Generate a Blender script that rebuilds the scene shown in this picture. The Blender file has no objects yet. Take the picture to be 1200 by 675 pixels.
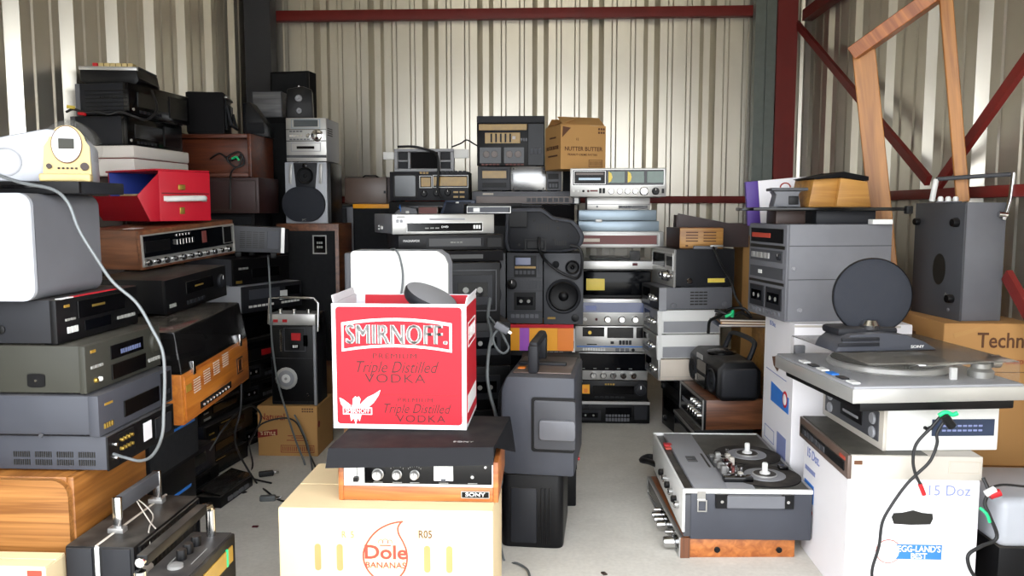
import bpy, bmesh, math, random
from mathutils import Matrix, Vector
random.seed(7)
SC = bpy.context.scene
COL = SC.collection
# ---------------------------------------------------------------- camera
F, HOR, VPX, H = 950.0, 245.0, 645.0, 1.3
PIT = math.atan((337.5 - HOR) / F); YAW = math.atan((VPX - 600) / F)
cam_d = bpy.data.cameras.new('camera'); cam = bpy.data.objects.new('camera', cam_d); COL.objects.link(cam)
cam_d.sensor_width = 36; cam_d.lens = 36 * F / 1200; cam_d.clip_start = 0.05
cam.location = (0, 0, H); cam.rotation_euler = (math.pi / 2 - PIT, 0, YAW)
SC.camera = cam
# ---------------------------------------------------------------- sky, exposure
wd = bpy.data.worlds.new('overcast_sky'); SC.world = wd; wd.use_nodes = True
bg = wd.node_tree.nodes['Background']; bg.inputs[0].default_value = (0.93, 0.96, 1.0, 1); bg.inputs[1].default_value = 3.0
SC.view_settings.view_transform = 'Standard'; SC.view_settings.look = 'None'
SC.view_settings.gamma = 1; SC.view_settings.use_curve_mapping = False
SC.view_settings.exposure = 1.2
SC.cycles.use_denoising = True
SC.cycles.max_bounces = 10; SC.cycles.diffuse_bounces = 5; SC.cycles.transparent_max_bounces = 12
# ---------------------------------------------------------------- measuring
_R = cam.rotation_euler.to_matrix()
RX, UP, FW = _R.col[0], _R.col[1], -_R.col[2]
def zat(u, v, Y):
    d = _R @ Vector(((u - 600) / F, -(v - 337.5) / F, -1)); return H + d.z * Y / d.y
def xat(u, Y, z):
    k = (u - 600) / F
    return (k * (Y * FW.y + (z - H) * FW.z) - Y * RX.y - (z - H) * RX.z) / (RX.x - k * FW.x)
def pt(u, v, Y):
    z = zat(u, v, Y); return Vector((xat(u, Y, z), Y, z))
R = math.radians
# ---------------------------------------------------------------- materials
MATS = {}
def _nt(name):
    m = bpy.data.materials.new(name); m.use_nodes = True
    return m, m.node_tree, m.node_tree.nodes, m.node_tree.links, m.node_tree.nodes['Principled BSDF']
def rgb(c):
    if isinstance(c, str):
        c = [int(c[i:i+2], 16) / 255 for i in (0, 2, 4)]
        c = [x / 12.92 if x < .04045 else ((x + .055) / 1.055) ** 2.4 for x in c]
    return (c[0], c[1], c[2], 1)
def plain(name, c, rough=.45, metal=0, var=.15, scale=9, dust=0, alpha=1, bump=0, spec=.5, coat=0):
    m, t, n, l, b = _nt(name); c = rgb(c)
    tc = n.new('ShaderNodeTexCoord'); ns = n.new('ShaderNodeTexNoise')
    ns.inputs['Scale'].default_value = scale; ns.inputs['Detail'].default_value = 5
    l.new(tc.outputs['Object'], ns.inputs['Vector'])
    mx = n.new('ShaderNodeMixRGB'); mx.inputs[1].default_value = tuple(x * (1 - var) for x in c[:3]) + (1,)
    mx.inputs[2].default_value = tuple(min(1, x * (1 + var)) for x in c[:3]) + (1,)
    l.new(ns.outputs['Fac'], mx.inputs[0]); out = mx.outputs[0]
    if dust:      # settled dust lies on upward faces
        ge = n.new('ShaderNodeNewGeometry'); sx = n.new('ShaderNodeSeparateXYZ'); l.new(ge.outputs['Normal'], sx.inputs[0])
        n2 = n.new('ShaderNodeTexNoise'); n2.inputs['Scale'].default_value = 14; n2.inputs['Detail'].default_value = 7
        l.new(tc.outputs['Object'], n2.inputs['Vector'])
        mp = n.new('ShaderNodeMapRange'); mp.inputs['From Min'].default_value = .35; mp.inputs['From Max'].default_value = .7
        mp.inputs['To Min'].default_value = .3 * dust; mp.inputs['To Max'].default_value = dust; l.new(n2.outputs['Fac'], mp.inputs['Value'])
        cl = n.new('ShaderNodeMapRange'); cl.inputs['From Min'].default_value = .3; l.new(sx.outputs['Z'], cl.inputs['Value'])
        mu = n.new('ShaderNodeMath'); mu.operation = 'MULTIPLY'; l.new(cl.outputs[0], mu.inputs[0]); l.new(mp.outputs[0], mu.inputs[1])
        m2 = n.new('ShaderNodeMixRGB'); m2.inputs[2].default_value = (.24, .21, .175, 1); l.new(mu.outputs[0], m2.inputs[0]); l.new(out, m2.inputs[1]); out = m2.outputs[0]
    l.new(out, b.inputs['Base Color'])
    mr = n.new('ShaderNodeMapRange'); mr.inputs['To Min'].default_value = max(.03, rough - .08); mr.inputs['To Max'].default_value = min(1, rough + .1)
    l.new(ns.outputs['Fac'], mr.inputs['Value']); l.new(mr.outputs[0], b.inputs['Roughness'])
    b.inputs['Metallic'].default_value = metal; b.inputs['Specular IOR Level'].default_value = spec; b.inputs['Coat Weight'].default_value = coat
    if alpha < 1: b.inputs['Alpha'].default_value = alpha
    if bump:
        n3 = n.new('ShaderNodeTexNoise'); n3.inputs['Scale'].default_value = 300; l.new(tc.outputs['Object'], n3.inputs['Vector'])
        bp = n.new('ShaderNodeBump'); bp.inputs['Strength'].default_value = bump; bp.inputs['Distance'].default_value = .002
        l.new(n3.outputs['Fac'], bp.inputs['Height']); l.new(bp.outputs[0], b.inputs['Normal'])
    MATS[name] = m; return m
def wood(name, c1, c2, rough=.45, sc=(1.5, 22, 22), coat=.15):
    m, t, n, l, b = _nt(name)
    tc = n.new('ShaderNodeTexCoord'); mp = n.new('ShaderNodeMapping'); mp.inputs['Scale'].default_value = sc
    l.new(tc.outputs['Object'], mp.inputs[0])
    ns = n.new('ShaderNodeTexNoise'); ns.inputs['Scale'].default_value = 1.6; ns.inputs['Detail'].default_value = 7; ns.inputs['Distortion'].default_value = .9
    l.new(mp.outputs[0], ns.inputs['Vector'])
    cr = n.new('ShaderNodeValToRGB'); cr.color_ramp.elements[0].color = rgb(c1); cr.color_ramp.elements[1].color = rgb(c2)
    cr.color_ramp.elements[0].position = .34; cr.color_ramp.elements[1].position = .66
    l.new(ns.outputs['Fac'], cr.inputs[0]); l.new(cr.outputs[0], b.inputs['Base Color'])
    b.inputs['Roughness'].default_value = rough; b.inputs['Coat Weight'].default_value = coat; b.inputs['Coat Roughness'].default_value = .3
    MATS[name] = m; return m
plain('black', '0b0b0d', .42, dust=.3, spec=.22); plain('black_gloss', '08080a', .14, dust=.15, spec=.3); plain('black_matte', '0e0d0f', .75, dust=.25, bump=.2, spec=.15)
plain('navy_black', '151925', .42, dust=.25, spec=.22); plain('charcoal', '202125', .48, dust=.25, spec=.22); plain('slate', '3e4047', .45, dust=.25, spec=.3)
plain('dark_grey', '45464a', .48, dust=.2, spec=.3); plain('grey', '64656a', .48, dust=.2, spec=.35); plain('mid_grey', '8d8e92', .45, dust=.2)
plain('silver', 'b4b3b0', .33, metal=.55, var=.06); plain('silver_plastic', 'a6a9b0', .38, var=.05, dust=.15); plain('brushed', '9c9b98', .4, metal=.7, var=.08)
plain('white', 'd9d9d6', .45, var=.04, dust=.1); plain('cream', 'bda974', .5, var=.05); plain('beige', 'b8b2a8', .5, var=.05, dust=.2); plain('warm_white', 'c9beb0', .5, var=.05, dust=.1)
plain('chrome', 'c8c8c8', .12, metal=1, var=.04); plain('olive_grey', '35352f', .48, dust=.25, spec=.25); plain('blue_grey', '8796a1', .3, metal=.35, var=.06, dust=.1)
plain('smoke', '100f0f', .15, alpha=.92, dust=.5, spec=.35); plain('clear', '8a8882', .1, alpha=.14, spec=.45); plain('clear_dusty_sheen', '6b665e', .2, alpha=.6, var=.3, scale=5, spec=.5); plain('dark_glass', '07080c', .12, var=.05, spec=.15); plain('steel_mirror', '8c8c8c', .22, metal=.9, var=.25, scale=4); plain('stereo_grey', '727378', .48, dust=.15, spec=.35)
plain('blue_glass', '5a6488', .1, var=.1); plain('green_glass', '3c5a48', .12, var=.3, scale=20); plain('amber', '9c7a2c', .3, var=.25, scale=30); plain('yellow_card', 'e8ce5a', .5)
plain('red_plastic', 'b3141c', .4); plain('red_fabric', 'b50f26', .5, var=.1, bump=.25); plain('blue_fabric', '233a92', .6); plain('red_print', 'bd1f2c', .55, var=.04, spec=.25); plain('dark_red_print', '4c0811', .6, var=.05)
plain('white_card', 'e3e1e4', .6, var=.03); plain('white_print', 'f2f0ee', .5, var=.02); plain('black_print', '16140f', .6, var=.05); plain('grey_print', '8d8d88', .6); plain('pale_blue_print', '7f88b4', .6); plain('blue_print', '2f74c8', .5, var=.05); plain('red_ink', 'a8402f', .6); plain('brown_ink', '5d3a22', .7); plain('maroon_ink', '86291f', .7)
plain('cardboard', 'b98d55', .8, var=.12, scale=5); plain('cardboard_pale', 'e4cda2', .75, var=.07, scale=5); plain('cardboard_warm', 'b98a52', .75, var=.12, scale=4); plain('cardboard_dark', '7a5834', .8, var=.15)
plain('cardboard_vent', 'b98d58', .8); plain('foam', 'd6d1ca', .8, var=.04, bump=.2); plain('yellow_print', 'f2a416', .45, var=.06); plain('orange_print', 'e87f1c', .45, var=.06); plain('purple_print', 'a857c4', .45, var=.06); plain('purple_box', '4a2c86', .5)
plain('red_steel', '761f1a', .55, var=.25, scale=6); plain('galvanised', '6c736f', .45, metal=.5, var=.2, scale=25); plain('dark_steel', '37373a', .6, var=.15)
plain('green_tie', '18c078', .4); plain('cord_black', '121214', .5); plain('cord_grey', '5e6263', .45); plain('cord_silver', '6a6e70', .35, metal=.2); plain('foil', 'b8bcc4', .25, metal=.8, var=.25, scale=12); plain('gold', 'b89a4a', .35, metal=.8)
plain('grille', '0b0d11', .9, bump=.4, scale=40); plain('grille_grey', '20232b', .85, bump=.4, scale=40); plain('dark_brown', '2a1812', .5, dust=.25); plain('maroon_wood', '2b100e', .45, dust=.25); plain('red_brown', '6a3430', .5)
plain('bronze', '5a4a42', .35, dust=.2); plain('slate_blue', '25324a', .4); plain('screen', '4a4f52', .15)
wood('oak', '78491a', 'a5713a', sc=(1.2, 26, 44)); wood('oak_side', '744517', '99632b', sc=(20, 1.2, 30)); wood('walnut', '4f2d1b', '7a4c30', sc=(20, 1.6, 20)); wood('orange_wood', '934e18', 'bd7428', sc=(1.2, 16, 20))
wood('teak', '8a4a1e', 'b87036', sc=(1.2, 18, 22)); wood('cherry', '5a2712', '82401d', sc=(1.4, 14, 18)); wood('pine', '8f581c', 'b97c34', sc=(16, 16, 1.2)); wood('grey_wood', '4e4e50', '707072', sc=(1.4, 20, 24)); wood('honey', '95652c', 'b98842', sc=(1.2, 16, 22)); wood('console_wood', '3a1609', '5e2b11', sc=(1.4, 14, 18))
def M(x): return MATS[x] if isinstance(x, str) else x
# concrete
m, t, n, l, b = _nt('concrete'); MATS['concrete'] = m
tc = n.new('ShaderNodeTexCoord'); a1 = n.new('ShaderNodeTexNoise'); a1.inputs['Scale'].default_value = 1.7; a1.inputs['Detail'].default_value = 9; a1.inputs['Roughness'].default_value = .65
l.new(tc.outputs['Object'], a1.inputs['Vector'])
cr = n.new('ShaderNodeValToRGB'); cr.color_ramp.elements[0].color = rgb('cbc6bc'); cr.color_ramp.elements[1].color = rgb('e8e4da'); cr.color_ramp.elements[0].position = .3; cr.color_ramp.elements[1].position = .7
l.new(a1.outputs['Fac'], cr.inputs[0])
a2 = n.new('ShaderNodeTexNoise'); a2.inputs['Scale'].default_value = 60; a2.inputs['Detail'].default_value = 4; l.new(tc.outputs['Object'], a2.inputs['Vector'])
mx = n.new('ShaderNodeMixRGB'); mx.blend_type = 'MULTIPLY'; mx.inputs[0].default_value = .25; l.new(cr.outputs[0], mx.inputs[1]); l.new(a2.outputs['Fac'], mx.inputs[2])
l.new(mx.outputs[0], b.inputs['Base Color']); b.inputs['Roughness'].default_value = .85
bp = n.new('ShaderNodeBump'); bp.inputs['Strength'].default_value = .15; l.new(a2.outputs['Fac'], bp.inputs['Height']); l.new(bp.outputs[0], b.inputs['Normal'])
# painted steel sheet
m, t, n, l, b = _nt('painted_sheet'); MATS['sheet'] = m
tc = n.new('ShaderNodeTexCoord'); a1 = n.new('ShaderNodeTexNoise'); a1.inputs['Scale'].default_value = 3; a1.inputs['Detail'].default_value = 6; l.new(tc.outputs['Object'], a1.inputs['Vector'])
cr = n.new('ShaderNodeValToRGB'); cr.color_ramp.elements[0].color = rgb('c8c2b5'); cr.color_ramp.elements[1].color = rgb('dad5c8'); l.new(a1.outputs['Fac'], cr.inputs[0]); l.new(cr.outputs[0], b.inputs['Base Color']); b.inputs['Roughness'].default_value = .34; b.inputs['Metallic'].default_value = .88
# ---------------------------------------------------------------- mesh helpers
CACHE = {}
def finish(me, m, sharp=35):
    if m is not None: me.materials.append(M(m))
    if len(me.polygons):
        me.polygons.foreach_set('use_smooth', [True] * len(me.polygons)); me.set_sharp_from_angle(angle=R(sharp))
    return me
def link(name, me, parent=None, mat4=None):
    o = bpy.data.objects.new(name, me); COL.objects.link(o)
    if parent is not None: o.parent = parent
    if mat4 is not None: o.matrix_local = mat4
    return o
def from_bm(name, bm, m, parent=None, mat4=None, sharp=35):
    me = bpy.data.meshes.new(name); bmesh.ops.recalc_face_normals(bm, faces=bm.faces); bm.to_mesh(me); bm.free()
    return link(name, finish(me, m, sharp), parent, mat4)
def bm_box(bm, x0, x1, y0, y1, z0, z1, bev=0, seg=2):
    r = bmesh.ops.create_cube(bm, size=1)
    vs = r['verts']; bmesh.ops.scale(bm, vec=(x1 - x0, y1 - y0, z1 - z0), verts=vs); bmesh.ops.translate(bm, vec=((x0 + x1) / 2, (y0 + y1) / 2, (z0 + z1) / 2), verts=vs)
    if bev > 0:
        es = list({e for v in vs for e in v.link_edges}); bmesh.ops.bevel(bm, geom=es, offset=min(bev, .49 * min(x1 - x0, y1 - y0, z1 - z0)), segments=seg, profile=.5, affect='EDGES')
def box(name, m, parent, x0, x1, y0, y1, z0, z1, bev=.003, seg=2, mat4=None):
    key = ('box', round(x1 - x0, 4), round(y1 - y0, 4), round(z1 - z0, 4), round(bev, 4), seg, M(m).name)
    me = CACHE.get(key)
    if me is None:
        bm = bmesh.new(); hx, hy, hz = (x1 - x0) / 2, (y1 - y0) / 2, (z1 - z0) / 2
        bm_box(bm, -hx, hx, -hy, hy, -hz, hz, bev, seg); me = bpy.data.meshes.new(name); bm.to_mesh(me); bm.free(); CACHE[key] = finish(me, m)
    T = Matrix.Translation(((x0 + x1) / 2, (y0 + y1) / 2, (z0 + z1) / 2))
    return link(name, me, parent, (mat4 @ T) if mat4 is not None else T)
def bm_prism(bm, poly, a, b, fn):
    n = len(poly); lo = [bm.verts.new(fn(p, a)) for p in poly]; hi = [bm.verts.new(fn(p, b)) for p in poly]
    bm.faces.new(lo[::-1]); bm.faces.new(hi)
    for i in range(n): bm.faces.new((lo[i], lo[(i + 1) % n], hi[(i + 1) % n], hi[i]))
AX = {'x': lambda p, t: (t, p[0], p[1]), 'y': lambda p, t: (p[0], t, p[1]), 'z': lambda p, t: (p[0], p[1], t)}
def prism(name, m, parent, poly, a, b, axis='z', mat4=None, bev=0, sharp=35):
    bm = bmesh.new(); bm_prism(bm, poly, a, b, AX[axis])
    if bev: bmesh.ops.recalc_face_normals(bm, faces=bm.faces); bmesh.ops.bevel(bm, geom=list(bm.edges), offset=bev, segments=2, profile=.5, affect='EDGES')
    return from_bm(name, bm, m, parent, mat4, sharp)
def rrect(x0, x1, y0, y1, r, seg=5):
    r = min(r, .49 * (x1 - x0), .49 * (y1 - y0)); out = []
    for cx, cy, a0 in ((x1 - r, y0 + r, -90), (x1 - r, y1 - r, 0), (x0 + r, y1 - r, 90), (x0 + r, y0 + r, 180)):
        for i in range(seg + 1): a = R(a0 + 90 * i / seg); out.append((cx + r * math.cos(a), cy + r * math.sin(a)))
    return out
def lathe(name, m, parent, prof, mat4=None, seg=24, key=None):
    me = CACHE.get(key) if key else None
    if me is None:
        bm = bmesh.new(); rings = []
        for r, z in prof:
            if r < 1e-6: rings.append([bm.verts.new((0, 0, z))])
            else: rings.append([bm.verts.new((r * math.cos(2 * math.pi * i / seg), r * math.sin(2 * math.pi * i / seg), z)) for i in range(seg)])
        for A, B in zip(rings, rings[1:]):
            for i in range(seg):
                j = (i + 1) % seg
                if len(A) == 1 and len(B) == 1: continue
                if len(A) == 1: bm.faces.new((A[0], B[i], B[j]))
                elif len(B) == 1: bm.faces.new((A[i], A[j], B[0]))
                else: bm.faces.new((A[i], A[j], B[j], B[i]))
        bmesh.ops.recalc_face_normals(bm, faces=bm.faces); me = bpy.data.meshes.new(name); bm.to_mesh(me); bm.free(); finish(me, m, 40)
        if key: CACHE[key] = me
    return link(name, me, parent, mat4)
def spline(P, n=8):
    P = [Vector(p) for p in P]; out = []
    Q = [2 * P[0] - P[1]] + P + [2 * P[-1] - P[-2]]
    for i in range(1, len(Q) - 2):
        for k in range(n):
            t = k / n; a, b, c, d = Q[i-1], Q[i], Q[i+1], Q[i+2]
            out.append(.5 * ((2 * b) + (c - a) * t + (2 * a - 5 * b + 4 * c - d) * t * t + (3 * b - a - 3 * c + d) * t ** 3))
    out.append(P[-1]); return out
def bm_tube(bm, P, r, seg=7, caps=True):
    rings = []; P = [Vector(p) for p in P]; pn = None
    for i, p in enumerate(P):
        d = (P[min(i + 1, len(P) - 1)] - P[max(i - 1, 0)]).normalized()
        if pn is None: pn = d.orthogonal().normalized()
        pn = (pn - d * pn.dot(d)).normalized(); q = d.cross(pn)
        rings.append([bm.verts.new(p + r * (math.cos(2 * math.pi * k / seg) * pn + math.sin(2 * math.pi * k / seg) * q)) for k in range(seg)])
    for A, B in zip(rings, rings[1:]):
        for k in range(seg): bm.faces.new((A[k], A[(k + 1) % seg], B[(k + 1) % seg], B[k]))
    if caps: bm.faces.new(rings[0][::-1]); bm.faces.new(rings[-1])
def tube(name, m, parent, P, r, smooth=0, seg=7, mat4=None):
    bm = bmesh.new(); bm_tube(bm, spline(P, smooth) if smooth else P, r, seg); return from_bm(name, bm, m, parent, mat4, 60)
def empty(name, loc=(0, 0, 0), rz=0, rot=None):
    o = bpy.data.objects.new(name, None); COL.objects.link(o); o.location = loc
    o.rotation_euler = rot if rot else (0, 0, R(rz)); o.empty_display_size = .05; return o
LABELS = set()
def tag(o, label, cat, group=None):
    assert label not in LABELS, label
    LABELS.add(label); o['label'] = label; o['category'] = cat
    if group: o['group'] = group
    return o
def struct(o): o['kind'] = 'structure'; return o
TXT = {}
def text(parent, s, size, m, mat4, sx=1, bold=0, shear=0, name='lettering', sp=1, ext=.0006):
    k = (s, round(size, 4), M(m).name, sx, bold, shear, sp)
    me = TXT.get(k)
    if me is None:
        c = bpy.data.curves.new('t', 'FONT'); c.body = s; c.size = size; c.align_x = 'CENTER'; c.align_y = 'CENTER'; c.extrude = ext; c.offset = bold * size; c.shear = shear; c.space_character = sp; c.resolution_u = 3
        o = bpy.data.objects.new('t', c); COL.objects.link(o); dg = bpy.context.evaluated_depsgraph_get(); dg.update()
        me = bpy.data.meshes.new_from_object(o.evaluated_get(dg)); bpy.data.objects.remove(o); bpy.data.curves.remove(c)
        me.materials.clear(); me.materials.append(M(m)); TXT[k] = me
    return link(name, me, parent, mat4 @ Matrix.Diagonal((sx, 1, 1, 1)))
# ---------------------------------------------------------------- panel features
def face(f, x0, x1, d, h, y0=0):
    o, ex, ey = {'front': ((x0, y0, 0), (1, 0, 0), (0, 0, 1)), 'left': ((x0, d, 0), (0, -1, 0), (0, 0, 1)), 'right': ((x1, y0, 0), (0, 1, 0), (0, 0, 1)),
                 'back': ((x1, d, 0), (-1, 0, 0), (0, 0, 1)), 'top': ((x0, y0, h), (1, 0, 0), (0, 1, 0))}[f]
    ex, ey = Vector(ex), Vector(ey); nn = ex.cross(ey)
    m = Matrix((ex, ey, nn)).transposed().to_4x4(); m.translation = o
    W = x1 - x0 if f in ('front', 'back', 'top') else d - y0; HH = h if f != 'top' else d - y0
    return m, W, HH
def T3(x, y, z=0): return Matrix.Translation((x, y, z))
def feats(par, m, W, Hh, items):
    for it in items:
        k = it[0]; a = it[1:]
        if k == 'W':      # plate: x0 x1 y0 y1 mat [name] [thickness]
            nm = a[5] if len(a) > 5 else 'display_window'; th = a[6] if len(a) > 6 else .002
            box(nm, a[4], par, a[0] * W, a[1] * W, a[2] * Hh, a[3] * Hh, -.002, th, .0008, 1, m)
        elif k == 'F':    # frame: x0 x1 y0 y1 thick mat
            x0, x1, y0, y1 = a[0] * W, a[1] * W, a[2] * Hh, a[3] * Hh; t = a[4]; bm = bmesh.new(); h = a[6] if len(a) > 6 else .004
            for q in ((x0, x1, y0, y0 + t), (x0, x1, y1 - t, y1), (x0, x0 + t, y0 + t, y1 - t), (x1 - t, x1, y0 + t, y1 - t)): bm_box(bm, q[0], q[1], q[2], q[3], -.001, h)
            from_bm('bezel', bm, a[5], par, m)
        elif k == 'K':    # knob: x y r mat [len]
            r = a[2]; L = a[4] if len(a) > 4 else r * .9
            o = lathe('knob', a[3], par, ((0, 0), (r * 1.08, 0), (r * 1.08, L * .2), (r * .95, L * .25), (r * .88, L * .9), (r * .78, L), (0, L)), m @ T3(a[0] * W, a[1] * Hh), 18, ('k', round(r, 4), round(L, 4), M(a[3]).name))
            if r > .012: box('pointer', 'black_print' if a[3] not in ('black', 'charcoal', 'black_gloss') else 'white_print', o, -r * .06, r * .06, r * .2, r * .8, L - .0005, L + .0006, 0)
        elif k == 'B':    # buttons: x0 x1 y0 y1 n mat
            n_ = a[4]; w = (a[1] - a[0]) * W / n_
            for i in range(n_): box('button', a[5], par, a[0] * W + i * w + w * .12, a[0] * W + (i + 1) * w - w * .12, a[2] * Hh, a[3] * Hh, -.001, a[6] if len(a) > 6 else .004, .0007, 1, m)
        elif k == 'T':    # text: x y size str mat [sx] [bold]
            text(par, a[3], a[2], a[4], m @ T3(a[0] * W, a[1] * Hh, .0026 + (a[7] if len(a) > 7 else 0)), a[5] if len(a) > 5 else 1, a[6] if len(a) > 6 else 0)
        elif k == 'S':    # small slots: x0 x1 y0 y1 nx ny mat
            bm = bmesh.new(); nx, ny = a[4], a[5]; w = (a[1] - a[0]) * W / nx; h = (a[3] - a[2]) * Hh / ny
            fx = .3 if nx >= ny else .08; fy = .08 if nx >= ny else .3
            for i in range(nx):
                for j in range(ny): bm_box(bm, a[0] * W + (i + fx) * w, a[0] * W + (i + 1 - fx) * w, a[2] * Hh + (j + fy) * h, a[2] * Hh + (j + 1 - fy) * h, -.002, .0008)
            from_bm('vent_slots', bm, a[6], par, m)['kind'] = 'stuff'
        elif k == 'O':    # driver: x y r mat_cone mat_rim
            r = a[2]; c = m @ T3(a[0] * W, a[1] * Hh)
            lathe('driver_rim', a[4] if len(a) > 4 else 'charcoal', par, ((r, 0), (r, .006), (r * .93, .009), (r * .84, .006), (r * .84, .001)), c, 28)
            o = lathe('driver_cone', a[3], par, ((r * .84, .001), (r * .78, .006), (r * .7, .002), (r * .3, .0012), (r * .29, .001)), c, 28)
            lathe('dust_cap', a[3], o, ((r * .29, .001), (r * .22, .007), (r * .1, .011), (0, .012)), None, 20)
        elif k == 'D':    # flat round: x y r mat name h
            lathe(a[4] if len(a) > 4 else 'screw', a[3], par, ((a[2], -.001), (a[2], (a[5] if len(a) > 5 else .004) * .7), (a[2] * .85, a[5] if len(a) > 5 else .004), (0, a[5] if len(a) > 5 else .004)), m @ T3(a[0] * W, a[1] * Hh), 16, ('d', round(a[2], 4), M(a[3]).name, a[5] if len(a) > 5 else 0))
        elif k == 'C':    # cassette door: x0 x1 y0 y1 mat
            x0, x1, y0, y1 = a[0] * W, a[1] * W, a[2] * Hh, a[3] * Hh
            o = box('cassette_door', a[4], par, x0, x1, y0, y1, -.002, .005, .0015, 1, m); hw, hh = (x1 - x0) / 2, (y1 - y0) / 2
            box('door_window', 'dark_glass', o, -hw * .75, hw * .75, -hh * .45, hh * .5, 0, .0045, .0005, 1)
            for s in (-1, 1): lathe('spindle', 'grey_print', o, ((hh * .2, .0045), (hh * .2, .0055), (0, .0055)), T3(s * hw * .35, 0), 10)
        elif k == 'P':    # free polygon plate: poly(in fractions) mat name thickness
            prism(a[2], a[1], par, [(p[0] * W, p[1] * Hh) for p in a[0]], -.001, a[3] if len(a) > 3 else .0012, 'z', m)
def comp(name, label, cat, u, Y, z, dim, rz=0, anc='FL', case='black', front='black', fr=(), sides=None, feet=True, bev=.004, plate=.014, group=None, tilt=None, v=None):
    """hi-fi style box: case, front panel with its controls, feet"""
    w, d, h = dim; x0 = {'FL': 0, 'FR': -w, 'FC': -w / 2}[anc]; x1 = x0 + w
    root = empty(name, (xat(u, Y, z), Y, z), rz); tag(root, label, cat, group)
    if tilt: root.rotation_euler = (R(tilt[0]), R(tilt[1]), R(rz))
    f = .006 if feet and h > .03 else 0
    if f:
        for sx in (x0 + .04, x1 - .04):
            for sy in (.04, d - .04): box('foot', 'black_matte', root, sx - .015, sx + .015, sy - .015, sy + .015, 0, f + .002, .001, 1)
    box('case', case, root, x0 + (.002 if plate else 0), x1 - (.002 if plate else 0), plate * .8, d, f, h, bev)
    m, W, HH = face('front', x0, x1, d, h)
    if plate:
        p = box('front_panel', front, root, x0, x1, 0, plate, f * .7, h - .001, min(.003, plate / 3))
    if fr: feats(root, m, W, HH, fr)
    for s, items in (sides or {}).items():
        mm, a, b = face(s, x0, x1, d, h); feats(root, mm, a, b, items)
    return root, z + h
# ================================================================= the storage unit
YB, XL, XR, YD, HC = 6.35, -2.32, 1.90, 1.3, 3.05
PER = .418
def profile(t0, t1, phase, PER=PER):
    out = [(t0, 0)]; k = math.floor((t0 - phase) / PER) - 1; pts = []
    while phase + k * PER < t1 + 1:
        c = phase + k * PER
        pts += [(c - .062, 0), (c - .024, .05), (c + .024, .05), (c + .062, 0)]
        for q in (1 / 3, 2 / 3):
            e = c + PER * q; pts += [(e - .022, 0), (e - .013, .007), (e + .013, .007), (e + .022, 0)]
        k += 1
    out += [p for p in pts if t0 + .001 < p[0] < t1 - .001]; out.append((t1, 0)); return out
def sheet(name, prof, fn, z0, z1):
    bm = bmesh.new(); a = [bm.verts.new(fn(t, o, z0)) for t, o in prof]; b = [bm.verts.new(fn(t, o, z1)) for t, o in prof]
    for i in range(len(prof) - 1): bm.faces.new((a[i], a[i+1], b[i+1], b[i]))
    o = from_bm(name, bm, 'sheet', sharp=10); return struct(o)
ph = xat(569, YB, 1.9)
sheet('wall_back', profile(XL, XR, ph, .4225), lambda t, o, z: (t, YB + o, z), 0, HC + .2)
sheet('wall_left', profile(YD, YB, 5.93, .41), lambda t, o, z: (XL - o, t, z), 0, HC + .2)
sheet('wall_right', profile(YD, YB, 5.74, .5), lambda t, o, z: (XR + o, t, z), 0, HC + .2)
bm = bmesh.new(); bm_box(bm, XL - .3, XR + .3, YD - .05, YB + .3, HC + .12, HC + .16); struct(from_bm('ceiling', bm, 'sheet'))
bm = bmesh.new(); bm_box(bm, -14, 14, -16, YB + .5, -.1, 0); struct(from_bm('floor', bm, 'concrete'))
struct(box('trim_1', 'red_steel', None, XL + .18, XR - .12, YB - .075, YB - .004, zat(600, 24, YB), zat(600, 12, YB), .004))     # upper girt on the back wall
zg = zat(840, 238, YB), zat(840, 230, YB)
struct(box('trim_2', 'red_steel', None, XL + .18, XR - .2, YB - .075, YB - .004, zg[0], zg[1], .004))
zr = zat(905, 237, 5.9), zat(905, 229, 5.9)
struct(box('trim_3', 'red_steel', None, XR - .08, XR - .004, YD + .1, YB - .2, zr[0], zr[1], .004))
struct(box('trim_4', 'red_steel', None, XR - .08, XR - .004, YD + .1, YB - .2, 2.66, 2.74, .004))
# unseen front wall with the open roller door, opening sized to shape the light
DX0, DX1, DH = -1.85, 1.6, 2.45
for i, (x0, x1, z0, z1) in enumerate(((XL - .25, DX0, 0, HC + .16), (DX1, XR + .25, 0, HC + .16), (DX0, DX1, DH, HC + .16))):
    bm = bmesh.new(); bm_box(bm, x0, x1, YD - .05, YD + .02, z0, z1); struct(from_bm('wall_front' if i == 0 else 'wall_front_%d' % i, bm, 'sheet'))
for i, x in enumerate((DX0, DX1)): struct(box('trim_%d' % (6 + i), 'galvanised', None, x - .05, x + .05, YD - .07, YD + .05, 0, DH, .004))
struct(box('trim_5', 'galvanised', None, DX0, DX1, YD - .07, YD + .05, DH - .06, DH, .004))
# corner columns
def col_c(name, m, x0, x1, y0, y1):   # channel section
    t = .012; poly = [(x0, y0), (x1, y0), (x1, y1), (x1 - t, y1), (x1 - t, y0 + t), (x0 + t, y0 + t), (x0 + t, y1), (x0, y1)]
    bm = bmesh.new(); bm_prism(bm, poly, 0, HC + .1, AX['z'])
    return struct(from_bm(name, bm, m))
xa, xb, xc = xat(880, 6.2, 1.6), xat(905, 6.2, 1.6), xat(928, 6.2, 1.6)
col_c('trim_8', 'galvanised', xa, (xa + xb) / 2 - .003, 6.18, 6.27); col_c('trim_9', 'galvanised', (xa + xb) / 2 + .003, xb - .003, 6.19, 6.27)
col_c('trim_10', 'red_steel', xb, min(xc, XR - .03), 6.17, 6.27)
col_c('trim_11', 'dark_steel', xat(292, 6.15, 1.8), xat(322, 6.15, 1.8), 6.12, 6.26)
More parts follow.
